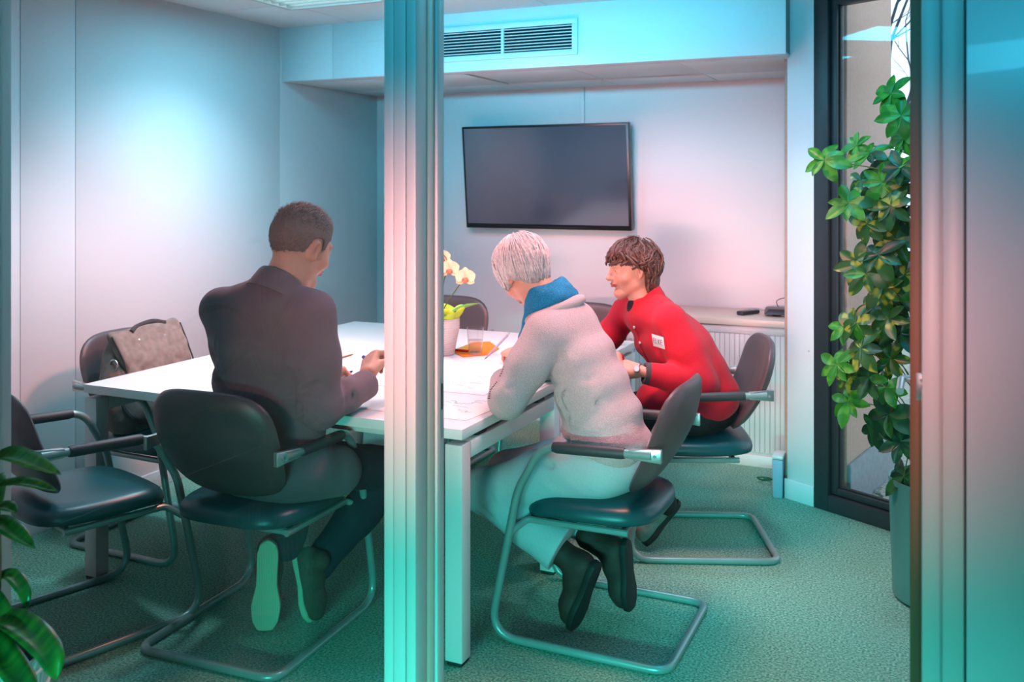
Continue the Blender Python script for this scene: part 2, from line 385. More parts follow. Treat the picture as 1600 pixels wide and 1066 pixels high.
# window
wi = st(empty('window_1', ob(0, 0, 0)))
LW = 2.05
def wpart(name, m, *boxes, bev=.003):
    mb = MB()
    for b in boxes: obox(*b, mb=mb)
    mb.v = [tuple(Vector(p) - wi.location) for p in mb.v]
    return mb.build(name, m, wi, bev)
wpart('window_frame', M['winframe'], (0, .075, -.01, .08, 0, 2.6), (LW-.075, LW, -.01, .08, 0, 2.6), (.075, LW-.075, -.01, .08, 0, .075), (.075, LW-.075, -.01, .08, 2.36, 2.6))
wpart('casement', M['winframe'], (.079, .108, .012, .07, .079, 2.35), (LW-.108, LW-.079, .012, .07, .079, 2.35), (.108, LW-.108, .012, .07, .079, .108), (.108, LW-.108, .012, .07, 2.32, 2.35))
wpart('glazing_bead', M['gasket'], (.108, .116, .03, .05, .108, 2.32), (.116, LW-.116, .03, .05, .108, .116))
wpart('pane', M['wglass'], (.116, LW-.116, .036, .044, .116, 2.32), bev=0)
# glass partition and door frame
p1 = st(empty('trim_3', (-1.09, YP, 0)))
def pp(name, x0, x1, y0, y1, m, par, z1=2.6, bev=.003, z0=0):
    L = par.location; return box(name, (x0-L.x, y0-L.y, z0), (x1-L.x, y1-L.y, z1), m, par, bev)
pp('glazing_profile', -1.137, -1.112, YP+.005, YP+.075, M['alu'], p1)
pp('post', -1.109, -1.078, YP, YP+.085, M['alu'], p1)
pp('gasket', -1.112, -1.105, YP+.012, YP+.07, M['gasket'], p1, bev=0)
pp('door_jamb', -1.074, -1.050, YP-.004, YP+.045, M['alu'], p1)
pp('gasket', -1.078, -1.060, YP+.01, YP+.07, M['gasket'], p1, bev=0)
pp('door_jamb', -1.074, -1.051, YP+.049, YP+.082, M['cream'], p1)
pp('door_jamb', -1.074, -1.045, YP+.085, YP+.118, M['alu'], p1)
pp('strike_plate', -1.0445, -1.0435, YP+.095, YP+.112, M['chrome'], p1, 1.06, 0, .92)
pp('latch_hole', -1.0434, -1.0431, YP+.1, YP+.107, M['dark'], p1, 1.045, 0, .985)
p2 = st(empty('trim_4', (-2.5, YP, 0)))
pp('glazing_profile', -2.45, -2.43, YP+.005, YP+.075, M['alu'], p2)
pp('post', -2.55, -2.453, YP, YP+.085, M['alu'], p2)
pg = st(box('window_2', (-2.43, YP+.035, .03), (-1.137, YP+.045, 2.5), M['glass'], bevel=0))
st(box('trim_5', (-2.43, YP+.01, 0), (-1.137, YP+.07, .06), M['alu'], bevel=.003))
p3 = st(empty('trim_6', (0, YP, 0)))
pp('door_jamb', -.035, -.005, YP-.006, YP+.06, M['alu'], p3)
pp('door_jamb', -.003, .032, YP, YP+.06, M['alu'], p3)
pp('gasket', -.02, .02, YP+.012, YP+.055, M['alu'], p3, bev=0)
pp('gasket', .032, .0355, YP+.008, YP+.05, M['gasket'], p3, bev=0)
M['sidepanel'] = mat('white_gloss_panel', 'd6d6da', .25, var=.01, vscale=6, coat=.2)
st(box('wall_partition', (.0355, YP+.004, 0), (1.3, YP+.05, 2.6), M['sidepanel'], bevel=.001))
st(box('trim_7', (-1.045, YP, 2.14), (-.035, YP+.08, 2.6), M['alu'], bevel=.003))
st(box('wall_glazing', (XL, YP, 0), (-2.55, YP+.08, 2.6), M['wall'], bevel=.002))
# door leaf standing open into the room
d = st(empty('door_1', (-.036, YP+.085, 0)))
box('door_leaf', (-.016, .004, .01), (.020, .90, 2.10), M['wall'], d, .001)
box('wood_edging', (-.0205, 0, .01), (.0205, .0038, 2.10), M['wood'], d, .0005)
hg = MB().box((-.010, -.0016, 1.105), (.019, 0, 1.155)).build('hinge', M['chrome'], d, .0006)
for x, z in ((-.001, 1.142), (-.001, 1.118)): MB().lathe([(.003, 0), (.0022, .0012)], 10, M=Matrix.Translation((x, -.0016, z)) @ Matrix.Rotation(R(90), 4, 'X')).build('screw', M['tube'], hg)
h = MB().tube(smoothpath([(-.016, .835, .985), (-.052, .835, .985), (-.064, .825, .984), (-.066, .80, .980), (-.066, .73, .970)], 6), .0095, 12).build('door_handle', M['chrome'], d)
MB().lathe([(.026, 0), (.026, .006), (.02, .008)], 24, M=Matrix.Translation((-.016, .835, .985)) @ Matrix.Rotation(R(-90), 4, 'Y')).build('rosette', M['chrome'], h)
# outdoors
st(MB().add([(-3, 4.2, -.04), (9, 1.5, -.04), (9, 22, -.04), (-3, 22, -.04)], [(0,1,2,3)]).build('floor_outside', mat('gravel_bed', '77807f', .95, col2='b9b4a4', vscale=45, bump=1.5, bscale=60), smooth=False))
WD = Vector((.196, .98, 0)); WN = Vector((.98, -.196, 0)); W0 = Vector((-.40, 4.72, 0))
def obx(mb, s0, s1, n0, n1, z0, z1):
    q = lambda s, n, z: tuple(W0 + WD*s + WN*n + Vector((0,0,z)))
    return mb.add([q(s0,n0,z0), q(s1,n0,z0), q(s1,n1,z0), q(s0,n1,z0), q(s0,n0,z1), q(s1,n0,z1), q(s1,n1,z1), q(s0,n1,z1)], [(0,3,2,1),(4,5,6,7),(0,1,5,4),(1,2,6,5),(2,3,7,6),(3,0,4,7)])
st(obx(MB(), -.05, .74, -.3, 0, -.05, 3.4).build('wall_outside', M['plaster'], bevel=.004))
st(obx(MB(), -.05, .76, 0, .018, -.05, .19).build('wall_plinth', M['plinth'], bevel=.004))
peb = []
for k in range(3):
    bm = bmesh.new(); bmesh.ops.create_icosphere(bm, subdivisions=1, radius=.02)
    for vv in bm.verts: vv.co *= random.uniform(.7, 1.15); vv.co.z *= .6
    me = bpy.data.meshes.new('pebble'); bm.to_mesh(me); bm.free(); me.shade_smooth(); me.materials.append(mat('pebble_%d' % k, ['9aa3a0', 'c9c2b2', '6f7a78'][k], .8, var=.1, vscale=60)); peb.append(me)
mb = MB()
for k in range(520):
    s0 = random.uniform(.02, 1.3); n0 = .03 + random.uniform(0, .9)**1.0
    p = W0 + WD*s0 + WN*n0; q = p - B0
    if q.dot(NO) < .12: continue
    sc = random.uniform(.5, 1.2); bm_ = peb[k % 3]
    rot = Matrix.Rotation(random.uniform(0, 6.28), 3, 'Z')
    mb.add([tuple(rot @ (vv.co*sc) + Vector((p.x, p.y, -.03))) for vv in bm_.vertices], [tuple(pl.vertices) for pl in bm_.polygons])
tagp(mb.build('gravel', mat('gravel_stones', '8d9694', .85, col2='cfc7b4', vscale=25)), 'loose grey and beige gravel outside the tall window', 'gravel', kind='stuff')
# ------------------------------------------------------------------ tables
def table(name, y0, y1, label):
    x0, x1 = -2.975, -1.355
    t = empty(name, ((x0+x1)/2, (y0+y1)/2, 0)); hx = (x1-x0)/2; hy = (y1-y0)/2
    tagp(t, label, 'table', 'white meeting tables')
    box('tabletop', (-hx, -hy+.001, .707), (hx, hy-.001, .74), M['table'], t, .002)
    lg = MB().box((-.03, -.03, .012), (.03, .03, .689)).mesh('leg', .003); ft = MB().box((-.027, -.027, 0), (.027, .027, .012)).mesh('foot', .002)
    for sx in (-1, 1):
        for sy in (-1, 1):
            o = link('leg', lg, M['tframe'], t); o.location = (sx*(hx-.032), sy*(hy-.034), 0)
            g = link('foot', ft, M['gasket'], o)
        box('side_beam', (sx*(hx-.032)-.03, -hy+.065, .637), (sx*(hx-.032)+.03, hy-.065, .689), M['tframe'], t, .003)
    for sy in (-1, 1): box('cross_beam', (-hx+.25, sy*(hy-.16)-.02, .65), (hx-.25, sy*(hy-.16)+.02, .707), M['tframe'], t, .003)
    for sx in (-1, 1):
        for sy in (-.6, .6): box('spacer', (sx*(hx-.032)-.02, sy*hy-.03, .689), (sx*(hx-.032)+.02, sy*hy+.03, .707), M['gasket'], t, 0)
    return t
table('meeting_table', 2.60, 3.43, 'white meeting table with square legs, the half nearest the glass partition')
table('meeting_table', 3.43, 4.42, 'white meeting table half farther from the glass, holding the orchid pot')
# ------------------------------------------------------------------ cantilever chair, facing +Y
def cushion(hx, hy, th, n=4.0, dome=.012, front=.02, N=48):
    """rounded seat pad: superellipse rings swept round its edge"""
    mb = MB(); rings = []
    def ring(s, z):
        out = []
        for k in range(N):
            a = 2*PI*k/N; ca, sa = math.cos(a), math.sin(a); r = (abs(ca)**n + abs(sa)**n) ** (-1/n)
            x = hx*s*r*ca; y = hy*s*r*sa; w = 1 - .07*max(0, -y/hy)
            zz = z - front*max(0, (y/hy-.35))**2*1.6
            out.append((x*w, y, zz))
        return out
    prof = [(.0, dome), (.4, dome*.9), (.7, dome*.55), (.88, 0), (.95, -.008), (.985, -.02), (1, -.035), (.99, -.05), (.95, -th+.01), (.86, -th), (.4, -th), (0.0, -th)]
    for s, z in prof: rings.append(ring(max(s, .002), z))
    v = [p for r in rings for p in r]; f = []
    for i in range(len(rings)-1):
        for k in range(N): f.append((i*N+k, i*N+(k+1)%N, (i+1)*N+(k+1)%N, (i+1)*N+k))
    f.append(tuple(range(N))); f.append(tuple((len(rings)-1)*N+k for k in range(N-1, -1, -1)))
    return mb.add(v, f)
def back_shell(hx=.238, hz=.185, th=.046, N=48):
    mb = MB(); v = []; f = []
    rings = []
    def pt(sx, sz, off):
        x = hx*sx*(1-.10*max(0, -sz)); z = hz*sz
        y = -.155 - .20*(z+hz)/(2*hz)*.8 - .02*math.sin((sz+1)*PI/2) + .038*(x/hx)**2 + .02*sz*sz
        return (x, y + off, .677 + z)
    prof = [(0, th*.5), (.45, th*.5), (.75, th*.48), (.9, th*.38), (.97, th*.2), (1, 0), (.97, -th*.2), (.92, -th*.36), (.75, -th*.46), (.45, -th*.5), (0, -th*.5)]
    n = 3.5
    for s, off in prof:
        s = max(s, .002)
        for k in range(N):
            a = 2*PI*k/N; ca, sa = math.cos(a), math.sin(a); r = (abs(ca)**n + abs(sa)**n)**(-1/n)
            v.append(pt(s*r*ca, s*r*sa, off))
    for i in range(len(prof)-1):
        for k in range(N): f.append((i*N+k, i*N+(k+1)%N, (i+1)*N+(k+1)%N, (i+1)*N+k))
    f.append(tuple(range(N))); f.append(tuple((len(prof)-1)*N+k for k in range(N-1, -1, -1)))
    return mb.add(v, f)
def make_chair():
    t = empty('cantilever_chair')
    r = .0135; W = .262
    side = lambda s: [(s*W, -.235, .668), (s*W, .13, .655), (s*W, .215, .50), (s*W, .315, r), (s*W, .10, r), (s*W, -.285, r)]
    a = side(1); b = side(-1)[::-1]
    path = fillet(a[:5] + [(W, -.285, r), (-W, -.285, r)] + b[1:], [0, .10, .25, .085, .3, .06, .06, .3, .085, .25, .10, 0], 8)
    MB().tube(path, r, 14).build('frame', M['tube'], t)
    for y, z in ((.20, .395), (-.12, .392)):
        if y > 0: pts = [(-W+.045, .2535, .30), (-W+.045, .2535, .30)]
        MB().tube([(-.20, y, z), (.20, y, z)], .011, 10).build('seat_rail', M['tube'], t)
    for s in (-1, 1):
        MB().tube(fillet([(s*W, .243, .36), (s*.21, .20, .394), (s*.20, -.14, .394)], .03, 5), .011, 10).build('seat_bracket', M['tube'], t)
        MB().tube([(s*W, .09, .6575), (s*W, .075, .657), (s*W, -.14, .6645), (s*W, -.15, .665)], [.0155, .0185, .0185, .0165], 14).build('armrest', M['pad'], t)
        br = MB(); x = s*W
        br.add([(x-.012, -.165, .652), (x+.012, -.165, .652), (x+.012, -.165, .68), (x-.012, -.165, .68), (x-.009-s*.012, -.265, .643), (x+.006-s*.012, -.265, .643), (x+.006-s*.012, -.265, .688), (x-.009-s*.012, -.265, .688)], [(0,3,2,1),(4,5,6,7),(0,1,5,4),(1,2,6,5),(2,3,7,6),(3,0,4,7)])
        bo = br.build('arm_bracket', M['chrome'], t, .003)
        MB().tube([(x-s*.004, -.245, .665), (x+s*.003, -.245, .665)], .006, 10).build('bolt', M['tube'], bo)
    c = cushion(.236, .225, .062, front=.03); c.v = [(x, y+.01, z+.468) for x, y, z in c.v]
    c.build('seat', M['leather_s'], t, angle=80)
    b = back_shell().build('backrest', M['leather_b'], t, angle=80)
    MB().box((.2215, -.232, .655), (.2235, -.222, .685)).build('maker_tag', M['alu'], t)
    return t
chair0 = make_chair()
CH = [((-2.10, 2.56), 3, 'cantilever armchair the man in the dark jacket sits on, back to the glass'),
      ((-2.69, 2.335), -17, 'empty cantilever armchair at the left, pulled out from the table corner'),
      ((-3.02, 3.07), -90, 'cantilever armchair against the left wall with the canvas bag on it'),
      ((-1.05, 3.08), 90, 'cantilever armchair under the woman in the grey cardigan'),
      ((-.95, 3.965), 112, 'cantilever armchair under the woman in the red jacket'),
      ((-2.55, 4.52), 180, 'cantilever armchair at the far table end behind the orchid'),
      ((-1.75, 4.54), 180, 'cantilever armchair at the far table end, back showing between the two women')]
for i, ((x, y), a, lab) in enumerate(CH):
    o = chair0 if i == 0 else copy_tree(chair0)
    o.location = (x, y, 0); o.rotation_euler.z = R(a); tagp(o, lab, 'chair', 'cantilever armchairs round the table')
# ------------------------------------------------------------------ television
tv = empty('television', (-2.255, 5.475, 1.222)); tagp(tv, 'large black flat television tilted forward on the back wall', 'television')
tv.rotation_euler.x = R(6)
box('bezel', (-.555, -.02, 0), (.555, .03, .65), M['tvblack'], tv, .004)
box('screen', (-.540, -.0215, .03), (.540, -.0203, .636), M['screen'], tv, 0)
box('speaker_bar', (-.18, -.0225, .004), (.25, -.0203, .018), M['dark'], tv, .001)
box('wall_bracket', (-.15, .03, .2), (.15, .062, .45), M['tvblack'], tv, .002)
# ------------------------------------------------------------------ sideboard
sb = empty('sideboard', (-1.14, 5.32, 0)); tagp(sb, 'low white tambour sideboard with cream top along the back wall', 'sideboard')
box('carcass', (-.46, -.19, .06), (.46, .215, .745), M['tframe'], sb, .003)
box('plinth', (-.47, -.21, 0), (.47, .21, .06), M['tframe'], sb, .002)
box('worktop', (-.485, -.215, .745), (.485, .22, .78), M['cream'], sb, .003)
for x in (-.47, .44): box('stile', (x, -.205, .06), (x+.03, -.188, .745), M['tframe'], sb, .002)
box('rail', (-.44, -.203, .70), (.44, -.188, .745), M['tframe'], sb, .002)
sm = MB().box((-.0128, -.2, .075), (.0128, -.19, .70)).mesh('slat', .003)
for k in range(33):
    o = link('slat', sm, M['tframe'], sb); o.location.x = -.424+.0265*k
# ------------------------------------------------------------------ people
def rotm(yaw=0, pitch=0, roll=0):
    return np.array(Matrix.Rotation(R(yaw), 3, 'Z') @ Matrix.Rotation(R(pitch), 3, 'X') @ Matrix.Rotation(R(roll), 3, 'Y'))
def basis(yv, zv):
    """rotation whose local +Y is yv and local +Z is as near zv as it can be"""
    y = np.array(yv, float); y /= np.linalg.norm(y); z = np.array(zv, float); z -= y*(z @ y); z /= np.linalg.norm(z)
    return np.stack([np.cross(y, z), y, z], 1)
CR = np.array([0, -.014, .034])      # centre of the skull in head space
def head_prims(neck, female=False, jaw=1.0):
    j = jaw; p = [el(CR, (.0765, .097, .086), .02), el((0, .02, -.01), (.066, .075, .075), .02)]
    p += [rc((0, .018, -.035), (0, .052, -.088), .056*j, .026*j, .02), rc((-.045*j, .0, -.055), (0, .062, -.096), .018, .017, .022), rc((.045*j, .0, -.055), (0, .062, -.096), .018, .017, .022)]
    for s in (-1, 1):
        p += [el((s*.037, .056, -.026), (.027, .024, .024), .018), rc((s*.012, .088, .027), (s*.044, .074, .028), .010, .009, .012)]
        p += [cut(el((s*.031, .103, .006), (.016, .016, .011), .012)), el((s*.031, .0745, .006), (.0145, .0145, .0135), .004), cut(el((s*.031, .093, .0055), (.0115, .012, .0038), .003))]
        p += [el((s*.0105, .096, -.029), (.0075, .010, .0065), .008)]
        er = rotm(0, 0, s*14) @ rotm(s*-18, 0, 0)
        p += [el((s*.0775, -.012, .0), (.010, .0185, .031), .006, er), cut(el((s*.0875, -.007, .003), (.007, .009, .017), .004, er)), el((s*.0785, -.006, -.026), (.0065, .010, .010), .006, er)]
    p += [rc((0, .091, .018), (0, .112, -.022), .008, .0105, .012), el((0, .110, -.026), (.0105, .011, .0085), .008)]
    p += [el((0, .084, -.050), (.022, .013, .014), .014), el((0, .0965, -.0505), (.020, .0065, .0045), .004), el((0, .0945, -.0595), (.017, .0065, .0055), .004), cut(el((0, .104, -.0548), (.022, .009, .0012), .003))]
    p += [el((0, .070, -.093), (.019, .015, .014), .015)]
    n = np.array(neck); p += [rc((0, -.022, -.035), n*.55 + np.array((0, -.012, -.045))*.45, .056 if not female else .045, .059 if not female else .046, .03), rc(n*.55 + np.array((0, -.012, -.045))*.45, n, .059 if not female else .046, .068 if not female else .054, .03)]
    return p
def to_world(V, Mr, t, sc=1.0): return (V*sc) @ Mr.T + np.array(t)
def make_head(Mr, t, sc, neck_w, skin, lip, female=False, jaw=1.0):
    neck = ((np.array(neck_w)-np.array(t)) @ Mr)/sc
    V, F = sdf_mesh(head_prims(neck, female, jaw), .0030)
    col = np.tile(np.array(lin(skin)), (len(V), 1))
    def blend(mask, c): col[:] = col*(1-mask[:, None]) + np.array(lin(c))*mask[:, None]
    x, y, z = V.T
    m = np.clip(1.4 - np.sqrt((x/.021)**2 + ((z+.055)/.0095)**2), 0, 1)*(y > .082); blend(np.clip(m*1.6, 0, 1), lip)
    blush = np.exp(-(((np.abs(x)-.042)/.022)**2 + ((z+.025)/.022)**2))*(y > .03)*.35; blend(blush, 'd07a68')
    blend(np.clip(1.3-np.abs(np.abs(x)-.083)/.012, 0, 1)*(np.abs(x) > .072)*(np.abs(z) < .04)*.3, 'c8705c')
    return to_world(V, Mr, t, sc), F, col
def eyes_brows(body, Mr, t, sc, brow, iris):
    org = np.array(body.location)
    for s in (-1, 1):
        V = []; F = []
        mb = MB(); n, m = 14, 10
        for i in range(m+1):
            a = PI*i/m
            for k in range(n): b = 2*PI*k/n; mb.v.append((.0125*math.sin(a)*math.cos(b), .0125*math.cos(a), .0125*math.sin(a)*math.sin(b)))
        for i in range(m):
            for k in range(n): mb.f.append((i*n+k, i*n+(k+1) % n, (i+1)*n+(k+1) % n, (i+1)*n+k))
        W_ = to_world(np.array(mb.v)+np.array((s*.031, .0750, .006)), Mr, t, sc)-org; mb.v = [tuple(p) for p in W_]
        e = mb.build('eye', M['eyewhite'], body, angle=180)
        ib = MB().lathe([(.0002, .0123), (.0030, .0120), (.0052, .0112), (.0056, .0102)], 16, M=Matrix.Rotation(R(-90), 4, 'X'))
        W_ = to_world(np.array([tuple(p) for p in ib.v])*1.04+np.array((s*.031, .0750, .006)), Mr, t, sc)-org; ib.v = [tuple(p) for p in W_]
        ib.build('iris', iris, e)
        pts = [Vector(to_world(np.array([p]), Mr, t, sc)[0]-org) for p in [(s*.011, .097, .026), (s*.024, .0945, .0315), (s*.038, .0855, .0325), (s*.049, .073, .0265)]]
        MB().tube(smoothpath(pts, 4), [.0026]*4+[.0034]*4+[.003]*4+[.001], 6).build('eyebrow', brow, body)
def interp(x, xs, ys): return np.interp(x, xs, ys)
def hair_cap(body, Mr, t, sc, radii, line, m, disp=None, ctr=CR, res=.004, extra=(), name='hair'):
    prims = [el(ctr, radii, .02)] + list(extra)
    def post(P, d):
        g = line(P) - P[:, 2]                     # > 0 below the hairline
        k = .008; h = np.clip(.5 - .5*(g-d)/k, 0, 1); return g*(1-h) + d*h + k*h*(1-h)
    V, F = sdf_mesh(prims, res, disp, post)
    return np_mesh(name, to_world(V, Mr, t, sc), F, m, body, origin=body.location)
def strands(body, name, Mr, t, sc, radii, line, n, m, r=.0016, tilt=25, segs=9, jit=.005, wave=0, wf=8, sweep=.3, over=.012, lift=0., ctr=CR, seed=1, shrink=.22, tmin=.05, tmax=1.2):
    rg = np.random.default_rng(seed); mb = MB(); a, b, c = radii
    T = np.array(Matrix.Rotation(R(tilt), 3, 'X'))
    for i in range(n):
        ph = rg.uniform(0, 2*PI); th0 = rg.uniform(tmin, tmax); off = 1 + rg.normal()*jit/.09; sw = rg.normal()*sweep; pw = rg.uniform(0, 6.28); ov = rg.uniform(-.6, 1)*over
        pts = []; rr = []
        th = th0; done = False
        for k in range(60):
            q = ph + sw*(th-th0)
            if wave: q += wave*math.sin(wf*th+pw)
            if th <= PI/2: d = np.array((math.sin(th)*math.cos(q), math.sin(th)*math.sin(q), math.cos(th)))
            else:
                e = th-PI/2; rd = 1-shrink*e; d = np.array((rd*math.cos(q), rd*math.sin(q), -e*1.05))
            w = off + (wave*.25*math.cos(wf*th+pw) if wave else 0) + lift*math.exp(-((th-th0)*3)**2)
            p = ctr + (T @ d)*w*np.array((a, b, c))
            if p[2] < line(p[None])[0] - ov: break
            pts.append(p); th += .09
            if th-th0 > 2.2: break
        if len(pts) < 3: continue
        pts = pts[::2] + ([pts[-1]] if len(pts) % 2 == 0 else [])
        if len(pts) < 3: pts = pts + [pts[-1]*2-pts[-2]]
        L_ = len(pts); rr = [r*(.35+1.0*math.sin(PI*min(.98, (k+.6)/(L_+.2))))*sc for k in range(L_)]
        W_ = to_world(np.array(pts), Mr, t, sc)-np.array(body.location)
        mb.tube([tuple(p) for p in W_], rr, 4 if r < .003 else 6)
    return mb.build(name, m, body, angle=180)
FIN = [((.027, .088), (.041, .025, .020), .0088), ((.009, .093), (.046, .029, .021), .0090), ((-.009, .089), (.042, .027, .020), .0086), ((-.026, .080), (.033, .020, .018), .0076)]
def hand_prims(side, curl, spread=3, thumb=(20, 20), ts=1.0):
    """wrist at the origin, fingers along +Y, palm towards -Z, thumb on the +X side for side=1"""
    p = [rc((0, -.042, 0), (0, .012, 0), .022, .025, .012)]
    for i, ((kx, ky), seg, r) in enumerate(FIN):
        c = curl[i] if hasattr(curl[i], '__len__') else (curl[i], curl[i]*1.1, curl[i]*.7)
        K = np.array((kx*side, ky, .002)); p.append(rc((kx*side*.62, .012, 0), K, .0165, .0115, .012))
        a = 0; q = K; sp = R(spread*(1.5-i))*side
        for j in range(3):
            a += R(c[j]); d = np.array((math.sin(sp)*math.cos(a), math.cos(a)*math.cos(sp), -math.sin(a)))
            e = q + d*seg[j]; p.append(rc(q, e, r*(1.08-.09*j), r*(1-.09*j), .004)); q = e
    a, b = thumb
    t0 = np.array((.017*side, .016, -.006)); d1 = np.array((math.sin(R(50-a))*side, math.cos(R(50-a)), -.35)); d1 /= np.linalg.norm(d1)
    t1 = t0+d1*.042; d2 = np.array((math.sin(R(30-a))*side, math.cos(R(30-a)), -.3-b/60)); d2 /= np.linalg.norm(d2); t2 = t1+d2*.033
    d3 = np.array((math.sin(R(12-a))*side, math.cos(R(12-a)), -.3-b/35)); d3 /= np.linalg.norm(d3); t3 = t2+d3*.024
    p += [rc(t0, t1, .0165, .0125, .012), rc(t1, t2, .0115, .0100, .006), rc(t2, t3, .0100, .0082, .005)]
    return p
def make_hand(side, Mr, t, sc, curl, skin, nail='e8b8a8', **kw):
    V, F = sdf_mesh(hand_prims(side, curl, **kw), .0026)
    col = np.tile(np.array(lin(skin)), (len(V), 1))
    kn = np.zeros(len(V))
    for (kx, ky), seg, r in FIN: kn += np.exp(-(((V[:, 0]-kx*side)/.008)**2 + ((V[:, 1]-ky)/.008)**2))*(V[:, 2] > 0)
    col = col*(1-.18*np.clip(kn, 0, 1)[:, None]*np.array((.3, .9, .9)))
    return to_world(V, Mr, t, sc), F, col
def join(parts):
    V = []; F = []; Cc = []; n = 0
    for v, f, c in parts: V.append(v); F.append(f+n); Cc.append(c); n += len(v)
    return np.concatenate(V), np.concatenate(F), np.concatenate(Cc)
def person(label, parts, base):
    V, F, Cc = join(parts); o = np_mesh('person', V - np.array(base), F, M['skin'], None, Cc); o.location = base
    return tagp(o, label, 'person')
def core(prims, skin):
    V, F = sdf_mesh(prims, .014); return V, F, np.tile(np.array(lin(skin)), (len(V), 1))
def cloth(body, name, prims, m, res=.0075, amp=.003, f=28, seed=3, post=None, disp=None, sm=1):
    if disp is None: disp = lambda P: amp*vnoise(P, f, seed) + amp*.5*vnoise(P, f*2.3, seed+1)
    V, F = sdf_mesh(prims, res, disp, post); return np_mesh(name, V, F, m, body, origin=body.location, smooth_it=sm)
def shift(prims, d):
    """the same shapes, thinner by d"""
    out = []
    for p in prims:
        if p[0] == 'rc': out.append(('rc', p[1], p[2], max(.012, p[3]-d), max(.012, p[4]-d), p[5]))
        elif p[0] == 'el': out.append(('el', p[1], np.maximum(.012, p[2]-d), p[3], p[4]))
    return out
def folds(lines, amp, wid):
    """crease displacement: each line is (point, direction, along, strength)"""
    def fn(P):
        o = np.zeros(len(P))
        for a, b, s in lines:
            a = np.array(a); b = np.array(b); ba = b-a; q = P-a; t = np.clip(q @ ba/(ba @ ba), 0, 1); d = np.sqrt(((q-t[:, None]*ba)**2).sum(1))
            o -= s*amp*np.sin(PI*np.clip(t, 0, 1))**1.2*(.8*np.exp(-((d-1.8*wid)/wid)**2) - np.exp(-(d/wid)**2))
        return o
    return fn
M['skin'] = mat('skin', 'd9a58e', .5, attr=True, var=.06, vscale=90, bump=.06, bscale=350, sss=.12)
M['eyewhite'] = mat('eye_white', 'e8e2dc', .25); M['iris_b'] = mat('iris_brown', '2c1d16', .15); M['iris_g'] = mat('iris_grey', '4a5a60', .15)
M['jacket'] = mat('charcoal_wool', '76636a', .88, var=.08, vscale=500, sheen=.1)
M['trouser'] = mat('dark_denim', '1c2431', .85, var=.15, vscale=300)
M['hair_m'] = mat('short_brown_hair', '846f68', .8, var=.2, vscale=300)
M['hair_s'] = mat('silver_hair', 'dcd2d0', .45, var=.25, vscale=90, sheen=.2)
M['hair_b'] = mat('brown_wavy_hair', '5c3b31', .45, var=.4, vscale=70)
M['knit'] = mat('grey_knit', 'd2c5c7', .9, var=.08, vscale=260, bump=1.0, bscale=330, sheen=.25, kind='voronoi')
M['rib'] = mat('knit_rib', 'cdc2c3', .9, bump=.8, bscale=420, sheen=.25, kind='voronoi')
M['scarf'] = mat('blue_scarf', '0b86b4', .8, var=.25, vscale=240, bump=.6, bscale=380, kind='voronoi')
M['chino'] = mat('pale_grey_cotton', 'b7c3c8', .8, var=.04, vscale=200)
M['boot'] = mat('dark_brown_leather', '3d2620', .7, var=.25, vscale=25, bump=.2, bscale=200)
M['bootsole'] = mat('black_boot_sole', '1a1c1a', .7, bump=.3, bscale=150)
M['red'] = mat('red_boiled_wool', 'c4122c', .9, var=.1, vscale=320, bump=.12, bscale=300, sheen=.1)
M['cuffgrey'] = mat('grey_cuff', '5a4c50', .9, bump=.5, bscale=500)
M['black'] = mat('black_cord', '191417', .75, var=.35, vscale=60, bump=.3, bscale=300)
M['suede'] = mat('grey_suede', '6e7f78', .9, var=.12, vscale=60)
M['rubber'] = mat('pale_shoe_rubber', '9fc9a8', .7, var=.05, vscale=50, bump=.2, bscale=240, kind='wave')
M['canvas_shoe'] = mat('brown_canvas', '4f3f33', .85, var=.2, vscale=120)
M['lace'] = mat('lace', '3b3a35', .8)
SK = 'dba48c'
